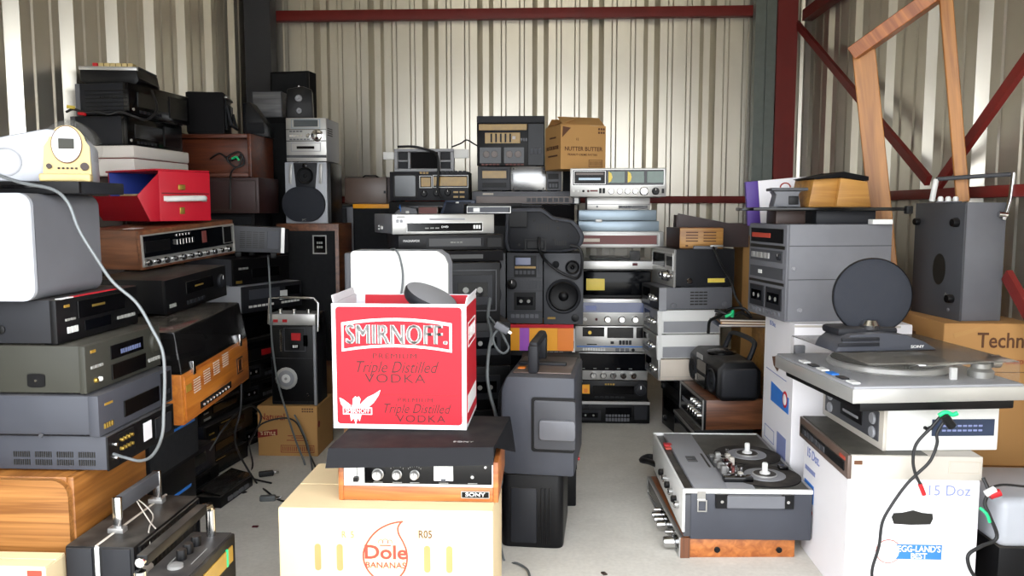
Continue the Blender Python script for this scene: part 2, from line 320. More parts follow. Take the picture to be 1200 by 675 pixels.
# crossed flat braces on the right wall
def brace(name, p, q, w=.05):
    p, q = Vector(p), Vector(q); d = (q - p).normalized(); s = Vector((1, 0, 0)).cross(d) * w / 2; t = Vector((.012, 0, 0))
    bm = bmesh.new(); vs = [bm.verts.new(c + k) for c in (p - s, p + s, q + s, q - s) for k in (-t, t)]
    for f in ((0, 2, 4, 6), (1, 7, 5, 3), (0, 1, 3, 2), (2, 3, 5, 4), (4, 5, 7, 6), (6, 7, 1, 0)): bm.faces.new([vs[i] for i in f])
    return struct(from_bm(name, bm, 'red_steel'))
def on_right(u, v, x=XR - .1):       # point of the plane X = x seen at a pixel
    d = _R @ Vector(((u - 600) / F, -(v - 337.5) / F, -1)); t = x / d.x; return Vector((x, d.y * t, H + d.z * t))
a, b_, c = on_right(934, 28), on_right(1088, 212), on_right(1198, 78)
brace('trim_12', a, b_ + (b_ - a) * .0); c2 = on_right(1100, 216); brace('trim_13', c2 + (c - c2) * ((2.66 - c2.z) / (c.z - c2.z)), c2)
lo = on_right(1180, 322); brace('trim_14', lo, lo + Vector((0, -.9, -.75)))
# ================================================================= left front stack
zc = zat(80, 562, 2.11)
r = empty('wooden_console', (xat(80, 2.11, .6), 2.11, 0)); tag(r, 'oak grained cabinet with rounded front frame under the video recorder stack', 'cabinet')
box('side_panel', 'oak_side', r, -.02, 0, .02, .42, 0, zc, .003); box('side_panel', 'oak_side', r, -.62, -.6, .02, .42, 0, zc, .003)
box('top_panel', 'oak_side', r, -.6, -.02, .02, .42, zc - .025, zc, .003); box('back_panel', 'oak_side', r, -.6, -.02, .4, .42, .02, zc - .025, .002); box('base', 'dark_brown', r, -.6, -.02, .05, .4, 0, .02, .002)
prism('front_panel', 'oak', r, rrect(-.61, -.006, .03, zc - .004, .045), .0, .022, 'y', None)
z = zc
# amplifier, rear panel facing right
jk = [('D', .07, .72, .006, 'chrome', 'terminal', .012), ('D', .07, .35, .006, 'chrome', 'terminal', .012)]
for i in range(4):
    for j in range(2): jk.append(('D', .16 + .045 * i, .5 + .25 * j, .0055, 'gold', 'phono_socket', .012))
jk += [('W', .5, .62, .3, .85, 'white_card', 'rating_label'), ('W', .13, .36, .12, .92, 'black_matte', 'socket_plate', .001), ('W', .68, .95, .2, .8, 'charcoal', 'outlet_plate')]
vent = [('S', .34 + .15 * k, .46 + .15 * k, .18 + .22 * j, .36 + .22 * j, 8, 1, 'black_print') for k in range(4) for j in range(2)]
o, z = comp('amplifier', 'grey steel amplifier with slotted side on the oak cabinet, lowest of the front stack', 'amplifier', 128, 2.17, z, (.40, .42, zat(128, 512, 2.17) - zc), 90, 'FL', 'slate', 'black', jk, {'left': vent}, plate=.006)
z3 = zat(117, 464, 2.15)
vcr = lambda c1, led: [('B', .05, .16, .18, .3, 4, led), ('W', .3, .78, .22, .62, 'black_gloss', 'tape_flap', .004), ('W', .82, .97, .1, .9, 'black_matte', 'side_door', .003), ('B', .84, .95, .3, .42, 3, 'charcoal')]
o, z = comp('video_recorder', 'blue-grey video recorder with four amber jacks, on the amplifier', 'video recorder', 117, 2.15, z, (.44, .42, z3 - z), 90, 'FL', 'slate', 'slate', vcr(0, 'gold') + [('W', .07, .17, .7, .76, 'amber', 'badge', .001)], {'left': [('D', .6, .06, .006, 'dark_grey', 'screw')]}, bev=.012, plate=.03)
z2 = zat(102, 406, 2.15)
o, z = comp('video_recorder', 'olive-grey video recorder with a wide blue display and a round jog dial', 'video recorder', 102, 2.15, z, (.43, .42, z2 - z), 90, 'FL', 'olive_grey', 'olive_grey',
  [('W', .3, .74, .55, .85, 'dark_glass'), ('B', .42, .7, .62, .72, 9, 'blue_glass', .0028), ('W', .3, .76, .12, .45, 'black_gloss', 'tape_flap', .004), ('K', .9, .62, .03, 'olive_grey', .012), ('B', .8, .98, .2, .28, 5, 'grey_print'), ('D', .1, .25, .007, 'gold', 'phono_socket', .008), ('D', .15, .25, .007, 'white', 'phono_socket', .008), ('W', .06, .12, .82, .88, 'amber', 'badge'), ('B', .05, .2, .5, .56, 3, 'grey_print')], {'left': [('W', .12, .17, .06, .96, 'mid_grey', 'side_cap', .003), ('P', rrect(.6, .72, .16, .44, .04), 'black', 'tape_recess'), ('D', .66, .3, .004, 'chrome', 'screw')]}, plate=.02)
z1 = zat(68, 352, 2.15)
o, z = comp('video_recorder', 'dark video recorder with red logo strip, top of the front left stack', 'video recorder', 68, 2.15, z, (.44, .42, z1 - z), 90, 'FL', 'charcoal', 'black',
  [('W', .22, .8, .5, .9, 'black_gloss', 'tape_flap', .005), ('W', .38, .54, .7, .76, 'gold', 'badge', .0055), ('B', .1, .22, .22, .36, 3, 'white'), ('W', .3, .62, .18, .42, 'dark_glass'), ('B', .7, .95, .25, .33, 5, 'grey_print'), ('W', .08, .14, .8, .86, 'amber', 'badge'), ('B', .08, .2, .5, .55, 2, 'grey_print')],
  {'left': [('W', .06, .22, .08, .92, 'dark_grey', 'side_cap', .003), ('D', .62, .35, .012, 'black', 'screw')], 'top': [('W', .2, .72, .004, .045, 'red_print', 'logo_strip', .001), ('W', .06, .2, .004, .045, 'white_print', 'logo_strip', .001)]}, plate=.02)
# silver speaker with rounded edges
hs = zat(42, 226, 2.12) - z
r = empty('shelf_speaker', (xat(42, 2.12, z), 2.12, z)); tag(r, 'pale silver box speaker with rounded edges at the left picture edge', 'speaker')
prism('case', 'grey', r, rrect(-.36, 0, 0, hs, .035, 6), .012, .33, 'y'); prism('front_baffle', 'silver_plastic', r, rrect(-.36, 0, 0, hs, .035, 6), 0, .014, 'y')
m, W, HH = face('front', -.36, 0, .33, hs); feats(r, m, W, HH, [('O', .38, .4, .09, 'grille_grey', 'mid_grey'), ('O', .38, .8, .035, 'grille_grey', 'mid_grey')])
zs = z + hs
r = empty('cd_player', (xat(-30, 2.2, zs), 2.2, zs), 0); tag(r, 'flat dark grey player lying under the white clock radio', 'cd player')
box('case', 'charcoal', r, 0, .30, .012, .24, .0, .034, .004); box('front_panel', 'black', r, 0, .30, 0, .014, 0, .033, .002); box('tray', 'black_gloss', r, .06, .18, -.003, .004, .014, .024, .001)
zq = zs + .034
# clock radio with cd top
r = empty('clock_radio', (xat(80, 2.27, zq), 2.27, zq), 22); tag(r, 'white and cream clock radio with round display and glassy disc lid', 'clock radio')
prism('front_panel', 'cream', r, [(-.062, 0), (.062, 0), (.058, .1)] + [(.05 * math.cos(R(a)), .1 + .062 * math.sin(R(a))) for a in range(15, 166, 15)] + [(-.058, .1)], -.01, .01, 'y', Matrix.Rotation(R(-9), 4, 'X'))
box('step', 'cream', r, -.065, .065, -.05, 0, 0, .022, .006, 3)
prism('body', 'silver_plastic', r, [(-.25, 0), (.062, 0), (.06, .1), (.03, .14), (-.05, .15), (-.14, .13), (-.2, .115), (-.25, .06)], .01, .16, 'y', None, .008)
Mr = Matrix.Rotation(R(-9), 4, 'X') @ Matrix.Translation((0, -.01, .105)) @ Matrix.Rotation(R(90), 4, 'X')
d = lathe('display_ring', 'white', r, ((.045, 0), (.045, .006), (.041, .009), (0, .009)), Mr @ Matrix.Diagonal((.84, 1.15, 1, 1)), 32)
lathe('ring_edge', 'brown_ink', r, ((.047, -.001), (.047, .006), (.045, .006)), Mr @ Matrix.Diagonal((.84, 1.15, 1, 1)), 32)
box('display_window', 'olive_grey', d, -.024, .024, -.012, .014, .006, .0105, .001, 1)
for x in (-.045, .045): lathe('knob', 'dark_brown', r, ((.011, 0), (.011, .008), (0, .008)) if x > 0 else ((.007, 0), (.007, .008), (0, .008)), Matrix.Rotation(R(-9), 4, 'X') @ Matrix.Translation((x, -.01, .042)) @ Matrix.Rotation(R(90), 4, 'X'), 14)
for i in range(5): box('button', 'dark_brown', r, -.024 + i * .011, -.018 + i * .011, -.009, .0, .036, .041, .001, 1)
lathe('disc_lid', 'clear', r, ((.075, .0), (.075, .1), (.07, .11), (0, .11)), Matrix.Translation((0, .15, .105)) @ Matrix.Rotation(R(90), 4, 'X'), 32)
lathe('speaker_ring', 'mid_grey', r, ((.04, 0), (.04, .004), (.036, .004), (.036, 0)), Matrix.Translation((-.155, .01, .055)) @ Matrix.Rotation(R(90), 4, 'X'), 28)
# ================================================================= left second row : record player tower
zt = zat(218, 499, 2.72)
o, z = comp('floor_amplifier', 'black component with a blue stripe, half hidden under the orange record player', 'amplifier', 168, 2.74, 0, (.42, .34, .3), 88, 'FL', 'black', 'black', [('W', .1, .9, .62, .66, 'blue_print', 'stripe'), ('B', .2, .7, .3, .4, 5, 'charcoal')])
o, z = comp('shelf_speaker', 'black ported speaker box directly beneath the orange record player', 'speaker', 172, 2.76, z, (.42, .34, zt - z), 89, 'FL', 'black', 'black_matte', [('W', .05, .95, .08, .92, 'grille', 'grille', .006), ('W', .2, .9, .62, .66, 'blue_print', 'stripe', .008)], feet=False)
r = empty('record_player', (xat(218, 2.72, zt), 2.72, zt), 90); tag(r, 'record player with orange wooden back and dusty smoked lid', 'record player')
hb = zat(218, 439, 2.72) - zt; wt, dt = .62, .40
r.rotation_euler = (0, R(-3.5), R(90)); box('plinth', 'orange_wood', r, 0, wt, .006, dt, 0, hb, .004); box('rear_panel', 'orange_wood', r, .014, wt - .014, 0, .01, .012, hb - .012, .002)
m, W, HH = face('front', 0, wt, dt, hb)
feats(r, m, W, HH, [('P', [(.2, .12), (.66, .12), (.66, .26), (.2, .26)], 'black_matte', 'socket_plate', .002), ('W', .77, .87, .3, .66, 'dark_brown', 'rating_plate'), ('F', .785, .855, .34, .62, .0015, 'orange_wood', .0035)] + [('D', .23 + .045 * i, .19, .006, 'chrome', 'terminal', .012) for i in range(9)])
for i in range(4): feats(r, m, W, HH, [('S', .12 + .14 * i, .23 + .14 * i, .5 + .05 * i, .8 + .05 * i, 1, 6, 'warm_white')])
feats(r, m, W, HH, [('W', .03, .1, .62, .76, 'amber', 'maker_plate', .001)])
hl = .15
box('deck_plate', 'black', r, .01, wt - .01, .012, dt - .01, hb, hb + .012, .002)
lathe('platter', 'charcoal', r, ((.0, .0), (.15, 0), (.15, .02), (0, .02)), Matrix.Translation((wt * .45, dt / 2, hb + .012)), 32)
tube('tone_arm', 'chrome', r, [(wt * .86, dt * .75, hb + .04), (wt * .86, dt * .4, hb + .045), (wt * .7, dt * .25, hb + .035)], .005)
bm = bmesh.new(); q0 = [(.004, .004), (wt - .004, .004), (wt - .004, dt - .004), (.004, dt - .004)]; q1 = [(.012, .025), (wt - .012, .025), (wt - .012, dt - .012), (.012, dt - .012)]
v0 = [bm.verts.new((x, y, hb + .001)) for x, y in q0]; v1 = [bm.verts.new((x, y, hb + hl)) for x, y in q1]; bm.faces.new(v1)
for i in range(4): bm.faces.new((v0[i], v0[(i + 1) % 4], v1[(i + 1) % 4], v1[i]))
bmesh.ops.bevel(bm, geom=[e for e in bm.edges if not e.is_boundary], offset=.008, segments=2, profile=.5, affect='EDGES')
from_bm('dust_cover', bm, 'smoke', r)
for x in (.08, wt - .1): box('hinge', 'chrome', r, x, x + .02, -.004, .008, hb - .02, hb + .03, .002)
ztt = zt + hb + hl + .001
zv = zat(166, 325, 3.2)
o, z = comp('video_recorder', 'black video recorder resting on the smoked lid below the walnut receiver', 'video recorder', 196, 2.98, ztt + .018, (.46, .32, zv - ztt - .01), 84, 'FL', 'black', 'black', [('W', .3, .75, .45, .8, 'black_gloss', 'tape_flap', .004), ('W', .44, .58, .6, .65, 'gold', 'badge', .0045), ('K', .9, .55, .028, 'charcoal', .012), ('B', .3, .6, .15, .25, 5, 'charcoal'), ('B', .04, .14, .2, .3, 3, 'grey_print')], tilt=(0, -3.5))
# walnut receiver
hr = zat(167, 276, 3.2) - z
wr_ = .62
fr = [('F', .012, .99, .07, .88, .006, 'silver', .008), ('W', .02, .98, .3, .86, 'dark_glass', 'dial_glass', .003), ('W', .02, .98, .09, .3, 'brushed', 'control_strip', .004), ('W', .04, .28, .42, .7, 'black', 'tuner_scale', .006), ('W', .62, .67, .46, .78, 'red_brown', 'indicator', .005), ('W', .86, .96, .38, .82, 'black', 'speaker_window', .004), ('F', .86, .97, .34, .84, .004, 'brushed', .006)]
fr += [('K', .05 + .085 * i, .17, .011 if i % 2 else .014, 'chrome', .022) for i in range(11)] + [('B', .33, .52, .52, .66, 6, 'chrome', .014)] + [('B', .34, .5, .74, .8, 5, 'chrome', .008)]
o, z = comp('stereo_receiver', 'walnut cased stereo receiver with chrome levers under the red case', 'receiver', 166, 3.2, z + .02, (wr_, .32, hr), 76, 'FL', 'walnut', 'walnut', fr, {'top': [('W', .1, .2, .25, .42, 'white_card', 'label_sticker', .0008)]}, feet=False, tilt=(0, -3.5))
zred = z + .034
# red fabric case, lid folded open
r = empty('record_case', (xat(188, 3.4, zred), 3.4, zred), 58); tag(r, 'open red fabric case with a white handle on the walnut receiver', 'case')
w, d, h = .25, .40, .215; t = .008
box('end_panel', 'red_fabric', r, 0, w, 0, t, 0, h, .006); box('end_panel', 'red_fabric', r, 0, w, d - t, d, 0, h, .006)
box('base_panel', 'red_fabric', r, 0, w, t, d - t, 0, t, .003); box('side_panel', 'red_fabric', r, w - t, w, t, d - t, t, h, .004); box('lid', 'red_fabric', r, -.012, w, .0, d, h, h + t, .004)
box('lining', 'blue_fabric', r, w - t - .006, w - t, t, d - t, t, h, .001); box('lining', 'blue_fabric', r, -.006, w - t, d - t - .02, d - t - .012, t, h + .002, .001)
box('cassette_tray', 'cream', r, .03, w - .03, t + .02, d - t - .03, t, .12, .004)
prism('gusset', 'red_fabric', r, [(-.045, 0), (0, 0), (0, h * .95), (-.1, h * .5)], .0, .006, 'y', None, .002)
bm = bmesh.new(); vs = [bm.verts.new(p) for p in ((-.042, .0, .0), (-.03, d, .0), (-.1, d + .02, h * .5), (-.1, .0, h * .5))]; bm.faces.new(vs); bmesh.ops.solidify(bm, geom=list(bm.faces), thickness=.008); from_bm('front_flap', bm, 'red_fabric', r)
box('clasp', 'gold', r, .088, .122, -.006, 0, .135, .158, .002); box('clasp_lower', 'gold', r, .092, .116, -.005, 0, .03, .06, .002)
tube('handle', 'white', r, [(.03, -.004, .095), (.05, -.024, .096), (.105, -.032, .098), (.19, -.024, .1), (.215, -.004, .1)], .013, 5, 9)
for x in (.03, .215): box('handle_mount', 'white', r, x - .012, x + .012, -.006, 0, .086, .108, .002)
prism('flap_seam', 'dark_red_print', r, rrect(.01, w - .01, .118, .122, .002), -.002, 0, 'y')
# ---------------------------------------------------------------- far-left tower by the wall
zst = zat(150, 207, 3.78)
r = empty('dark_cabinet', (xat(140, 3.8, .5) + .05, 3.8, 0)); tag(r, 'tall dark brown cabinet by the left wall carrying the foam box', 'cabinet')
box('body', 'dark_brown', r, -.26, .0, .0, .45, 0, zst, .004); box('door', 'maroon_wood', r, 0, .012, .02, .43, .05, zst - .04, .004); lathe('knob', 'brushed', r, ((.012, 0), (.012, .02), (0, .02)), Matrix.Translation((.012, .06, zst * .6)) @ Matrix.Rotation(R(90), 4, 'Y'), 12)
hf = zat(150, 171, 3.78) - zst
r = empty('foam_box', (xat(158, 3.74, zst), 3.74, zst), 86); tag(r, 'white foam box with a lid line behind the red case', 'box')
box('tray', 'foam', r, 0, .5, .0, .27, 0, hf * .58, .008); box('lid', 'foam', r, -.003, .503, -.003, .273, hf * .6, hf, .008); box('seam', 'red_brown', r, .004, .496, .004, .266, hf * .57, hf * .61, .0)
z = zst + hf
def jack_fr(): return [('W', .12, .6, .3, .75, 'black_gloss', 'display_window', .004), ('W', .64, .95, .15, .85, 'black_gloss', 'tape_flap', .004), ('B', .14, .5, .12, .2, 6, 'charcoal'), ('D', .05, .2, .008, 'chrome', 'headphone_jack', .006)]
ha = zat(150, 135, 3.78) - z
o, z = comp('mini_stereo', 'glossy black stereo unit with curved front edge, directly on the foam box', 'stereo', 150, 3.78, z, (.5, .29, ha), 86, 'FL', 'charcoal', 'black_gloss', jack_fr(), {'left': [('D', .2, .12, .008, 'black_gloss', 'screw'), ('W', .02, .1, .0, .98, 'dark_grey', 'side_cap', .003)]}, bev=.01, plate=.03)
hb2 = zat(150, 96, 3.78) - z
o, z = comp('mini_stereo', 'black stereo unit with ribbed side, second from the top by the left wall', 'stereo', 152, 3.78, z, (.52, .28, hb2), 84, 'FL', 'charcoal', 'black_gloss', jack_fr(), {'left': [('W', .02, .1, .0, .98, 'grey', 'side_cap', .003)] + [('W', .2, .98, .15 + .12 * i, .17 + .12 * i, 'black', 'rib', .003) for i in range(6)] + [('S', .45, .8, .5, .6, 9, 1, 'black_print')]}, bev=.008, plate=.03)
# cassette recorder on top
r = empty('cassette_recorder', (xat(94, 3.84, z), 3.84, z), 8); tag(r, 'portable cassette recorder with red and cream keys, top of the left pile', 'cassette recorder')
hc = zat(120, 73, 3.84) - z
prism('body', 'black', r, [(0, .02), (.03, 0), (.25, 0), (.27, .02), (.26, hc - .02), (0, hc - .02)], .0, .30, 'y', None, .004)
box('silver_band', 'silver', r, -.003, .265, -.005, .012, hc - .034, hc - .016, .002); box('top_plate', 'charcoal', r, .0, .258, .05, .3, hc - .02, hc - .008, .002)
for i in range(7): box('key', 'red_plastic' if i == 0 else 'cream', r, .06 + .027 * i, .084 + .027 * i, -.002, .045, hc - .02, hc, .002, 1)
box('cassette_lid', 'dark_glass', r, .08, .22, .08, .2, hc - .01, hc + .004, .002); tube('handle', 'black', r, [(.268, .28, .03), (.29, .18, .02), (.29, .1, .02), (.268, .0, .03)], .007, 4)
# strap of cable wound round the two stereos
tag(tube('signal_cable', 'cord_black', None, [pt(78, 131, 3.74), pt(86, 128, 3.72), pt(100, 132, 3.72), pt(112, 131, 3.73), pt(128, 134, 3.74), pt(140, 131, 3.75), pt(156, 136, 3.75), pt(172, 140, 3.8), pt(184, 128, 3.86), pt(178, 106, 3.9)], .006, 6), 'black signal cable wedged between the two glossy stereos at left', 'cable')
for u, v, c, nm in ((96, 133, 'red_plastic', 'red'), (83, 125, 'yellow_card', 'yellow')): tag(tube('cable_plug', c, None, [pt(u - 4, v, 3.71), pt(u + 4, v + 1, 3.71)], .008), nm + ' phono plug of the cable between the stereos at left', 'plug')
# ================================================================= video recorders on the floor, left
VF = lambda k: [('W', .25, .8, .4, .8, 'black_gloss', 'tape_flap', .004), ('B', .05, .2, .2, .32, 4, k), ('B', .05, .16, .55, .62, 2, k), ('B', .4, .75, .12, .2, 6, 'charcoal'), ('W', .3, .5, .86, .9, 'gold' if k == 'gold' else 'grey_print', 'badge', .001)]
za = zat(189, 586, 3.12); zb = zat(189, 553, 3.12)
o, z = comp('video_recorder', 'black video recorder lying on the floor, lowest beside the oak cabinet', 'video recorder', 196, 3.14, 0, (.48, .34, za * .5), 88, 'FL', 'black', 'black', VF('grey_print'))
o, z = comp('video_recorder', 'black video recorder second from the floor under the blue-black one', 'video recorder', 194, 3.13, z, (.48, .34, za - z), 87, 'FL', 'black', 'black_matte', VF('charcoal'))
o, z = comp('video_recorder', 'blue-black video recorder with gold lettering near the floor by the oak cabinet', 'video recorder', 189, 3.12, z, (.46, .34, zb - z), 86, 'FL', 'navy_black', 'navy_black', VF('gold'))
# plain black slab on the floor with a sloping lid
r = empty('tape_deck', (xat(259, 3.36, 0), 3.36, 0), 84); tag(r, 'low black deck with a raised lid on the floor beside the cables', 'tape deck')
box('body', 'black', r, 0, .3, 0, .12, 0, .05, .004); box('lid', 'black_gloss', r, .0, .3, 0.004, .11, .0, .008, .002, 2, Matrix.Translation((0, 0, .052)) @ Matrix.Rotation(R(12), 4, 'X'))
for i in range(4): box('key', 'grey', r, .06 + .05 * i, .1 + .05 * i, -.006, .002, .012, .03, .002, 1)
# second floor tower further back
zz = 0; hts = [.085, .09, .1, .09, .1]; nm = ['lowest of the black recorders beside the cardboard box', 'second of the black recorders beside the cardboard box', 'third of the black recorders beside the cardboard box', 'fourth of the black recorders beside the cardboard box', 'top black recorder of the floor stack beside the cardboard box']
for i in range(5):
    o, zz = comp('video_recorder', 'video recorder, ' + nm[i], 'video recorder', 236 + (i % 3) * 3, 3.66 + .02 * (i % 2), zz, (.44, .36, hts[i]), 82 + 3 * (i % 2), 'FL', 'black' if i % 2 else 'navy_black', 'black', VF('grey_print' if i % 2 else 'gold'))
# ================================================================= leaning rear-left tower (Y about 4.2)
b = [0, .12, .24, .36, .47]; txt = ['bottom unit', 'second unit', 'third unit', 'fourth unit']
z = 0
for i in range(4):
    o, z = comp('cassette_deck', 'black cassette deck, %s of the tower behind the tape recorder' % txt[i], 'cassette deck', 280 + 2 * (i % 2), 4.2, z, (.44, .34, .115 + .006 * (i % 2)), 72, 'FL', 'charcoal', 'black', [('C', .08, .38, .2, .8, 'charcoal'), ('W', .45, .9, .5, .8, 'dark_glass'), ('B', .45, .9, .2, .36, 6, 'dark_grey')])
zk = zat(285, 400, 4.2)
o, z = comp('cassette_deck', 'black deck with a red badge in the tower behind the tape recorder', 'cassette deck', 284, 4.2, z, (.44, .34, zk - z), 70, 'FL', 'black', 'black', [('W', .35, .6, .2, .45, 'red_plastic', 'badge', .003), ('W', .1, .9, .55, .85, 'dark_glass')])
zk = zat(285, 368, 4.2)
o, z = comp('stereo_receiver', 'plain black receiver under the silver-sided recorder', 'receiver', 282, 4.2, z, (.44, .34, zk - z), 74, 'FL', 'black', 'black_gloss', [('W', .1, .9, .4, .8, 'dark_glass'), ('K', .8, .25, .015, 'charcoal')])
zk = zat(285, 336, 4.2)
o, z = comp('video_recorder', 'silver-sided video recorder with a white tag and small buttons', 'video recorder', 285, 4.18, z, (.46, .34, zk - z), 66, 'FL', 'silver_plastic', 'charcoal', [('W', .1, .6, .5, .85, 'slate', 'tape_flap', .004), ('W', .6, .72, .35, .7, 'white', 'tag', .008), ('B', .08, .5, .2, .28, 6, 'white'), ('B', .62, .95, .2, .28, 6, 'white'), ('W', .7, .95, .5, .85, 'black_gloss', 'side_door', .003)])
zk = zat(285, 304, 4.2)
o, z = comp('video_recorder', 'grey-sided black video recorder under the vented slanting box', 'video recorder', 274, 4.18, z, (.46, .34, zk - z), 70, 'FL', 'slate', 'black', [('W', .3, .8, .25, .6, 'black_gloss', 'tape_flap', .004), ('B', .08, .25, .6, .68, 3, 'grey_print'), ('W', .04, .14, .1, .2, 'gold', 'badge', .002)])
ztop = z
r = empty('vented_speaker', (xat(271, 4.16, z), 4.16, z)); r.location.z += .014; r.rotation_euler = (R(0), R(3), R(24)); tag(r, 'grey slotted metal box with a hanging grey cord, tilted on the recorder tower', 'speaker')
box('case', 'dark_grey', r, 0, .27, .006, .3, .03, .165, .004); box('side_panel', 'dark_grey', r, 0, .27, 0, .008, .03, .165, .002)
m, W, HH = face('front', 0, .27, .3, .165); feats(r, m, W, HH, [('S', .14, .62, .3, .85, 4, 9, 'black_print'), ('W', .66, .88, .3, .88, 'slate', 'cord_plate', .003), ('W', .92, .99, .18, 1, 'silver', 'edge_strip', .006)])
box('grille', 'black_matte', r, .27, .29, .0, .3, .035, .16, .004); box('foot', 'black', r, .02, .05, .02, .05, .0, .032, .002); box('foot', 'black', r, .2, .23, .02, .05, .0, .032, .002); box('foot', 'black', r, .1, .13, .22, .25, .0, .032, .002)
tag(tube('power_cable', 'cord_grey', None, [pt(314, 300, 4.2), pt(315, 312, 4.12), pt(317, 350, 4.1), pt(318, 390, 4.06), pt(321, 420, 4.02), pt(326, 450, 4.0), pt(338, 490, 4.0), pt(348, 520, 4.0), pt(357, 543, 3.98), pt(360, 560, 3.93)], .0052, 8), 'grey power cord hanging from the slotted metal box to the floor', 'cord')
# boxes above the tower
zd = zat(290, 208, 4.5)
zm = zat(290, 250, 4.5)
o, z1_ = comp('shelf_speaker', 'dark speaker lying on its side under the cherry wood drawer unit', 'speaker', 300, 4.5, ztop, (.46, .3, zm - ztop), 0, 'FR', 'black', 'black_matte', [('W', .04, .96, .08, .92, 'grille', 'grille', .006), ('W', .03, .1, .3, .7, 'grey', 'badge', .008)], feet=False)
o, z1_ = comp('record_player_box', 'dark maroon wooden box just below the cherry wood drawer unit', 'box', 304, 4.46, z1_, (.46, .34, zd - z1_), 0, 'FR', 'maroon_wood', 'maroon_wood', [('F', .03, .97, .08, .92, .006, 'dark_brown', .004)], feet=False)
r = empty('drawer_unit', (xat(210, 4.44, zd), 4.44, zd)); tag(r, 'cherry wood open cabinet lying on its side with a wound cord inside', 'cabinet')
hd = zat(250, 157, 4.44) - zd; wd_ = xat(291, 4.44, zd) - xat(210, 4.44, zd)
box('bottom_board', 'console_wood', r, 0, wd_, 0, .36, 0, .022, .003); box('top_board', 'console_wood', r, 0, wd_, 0, .36, hd - .022, hd, .003); box('back_board', 'console_wood', r, .0, wd_, .06, .36, .022, hd - .022, .002)
box('side_board', 'red_brown', r, -.02, 0, -.01, .36, -.0, hd + .012, .003); box('side_board', 'console_wood', r, wd_, wd_ + .02, 0, .36, 0, hd, .003)
tag(tube('wound_cable', 'cord_black', None, [pt(246, 186, 4.49), pt(258, 180, 4.485), pt(270, 188, 4.48), pt(284, 182, 4.48), pt(278, 196, 4.48), pt(266, 186, 4.475), pt(280, 178, 4.48), pt(286, 192, 4.48), pt(272, 200, 4.45), pt(270, 220, 4.4), pt(270, 245, 4.4)], .005, 6), 'dark cord bundled with a green tie on the cherry cabinet', 'cord')
tag(tube('cable_tie', 'green_tie', None, [pt(272, 186, 4.46), pt(277, 184, 4.455), pt(280, 188, 4.46)], .006, 4), 'bright green twist tie on the wound cord at left', 'cable tie')
zz = zd + hd
r = empty('boombox', (xat(219, 4.45, zz), 4.45, zz + .001), 14); tag(r, 'black boombox with folded handle on the cherry wood cabinet', 'boombox')
box('body', 'black', r, 0, .2, .01, .28, 0, .235, .01); box('front_panel', 'black_matte', r, 0, .2, 0, .014, .01, .23, .004); box('grille', 'grille', r, .2, .21, .02, .13, .03, .2, .006); box('cassette_door', 'black_gloss', r, .2, .214, .14, .26, .06, .18, .004); box('trim_strip', 'brushed', r, .2, .216, .03, .26, .205, .215, .002)
tube('handle', 'charcoal', r, [(.212, .02, .16), (.23, .02, .08), (.24, .05, .05), (.24, .22, .05), (.23, .25, .07), (.212, .26, .14)], .008, 4)
r = empty('shelf_speaker', (xat(292, 4.62, zz), 4.64, zz + .001), 6); tag(r, 'angular black speaker leaning behind the boombox on the cherry cabinet', 'speaker')
prism('case', 'black', r, [(-.04, 0), (.1, 0), (.1, .06), (.0, .2), (-.04, .19)], 0, .16, 'y', None, .006); box('grille', 'grille', r, -.02, .08, -.006, .002, .02, .08, .003)
# ================================================================= speakers by the rear left corner
r = empty('floor_speaker', (xat(302, 5.05, .5), 5.05, 0)); tag(r, 'tall black tower of speaker cabinet in the rear left corner', 'speaker')
zt_ = zat(315, 137, 5.05); box('case', 'black_matte', r, 0, .36, .01, .4, 0, zt_, .005); box('grille', 'grille', r, .015, .345, 0, .016, .05, zt_ * .52, .004); box('grille', 'grille', r, .015, .345, 0, .016, zt_ * .55, zt_ - .04, .004); box('shelf_edge', 'cherry', r, .2, .35, -.012, .004, zt_ * .72, zt_ * .735, .002); box('shelf_edge', 'cherry', r, .2, .35, -.012, .004, zt_ * .55, zt_ * .565, .002)
o, _ = comp('small_speaker', 'small grey wood-grained box speaker near the rear left corner post', 'speaker', 296, 5.08, zt_, (xat(331, 5.08, 2) - xat(296, 5.08, 2), .2, zat(310, 107, 5.08) - zt_), 0, 'FL', 'grey_wood', 'grey_wood', [('F', .0, 1, 0, 1, .006, 'dark_grey', .002)], feet=False)
o, _ = comp('shelf_speaker', 'plain black box speaker highest in the rear left corner', 'speaker', 318, 5.33, zt_, (.27, .12, zat(330, 84, 5.33) - zt_), -8, 'FL', 'black_matte', 'black', [('W', .06, .94, .05, .95, 'grille', 'grille', .006)], feet=False)
# big floor speaker with brown frame
zp = zat(365, 262, 4.75)
o, zz = comp('storage_box', 'dark brown carton under the wood-framed speaker', 'box', 328, 4.76, 0, (.38, .34, .36), 0, 'FL', 'cardboard_dark', 'cardboard_dark', [('W', .4, .6, .5, .7, 'brown_ink', 'handle_hole')], feet=False)
o, zz = comp('floor_speaker', 'large black speaker with a thin brown wood frame and square emblem', 'speaker', 328, 4.75, zz, (xat(401, 4.75, 1) - xat(328, 4.75, 1), .33, zp - .36), 0, 'FL', 'walnut', 'walnut', [('W', .06, .94, .04, .95, 'grille', 'grille', .006), ('F', .59, .81, .79, .92, .006, 'silver', .012), ('W', .61, .79, .8, .91, 'black_gloss', 'emblem', .009), ('B', .65, .75, .83, .845, 3, 'grey_print', .011), ('B', .65, .75, .86, .875, 3, 'grey_print', .011)], feet=False)
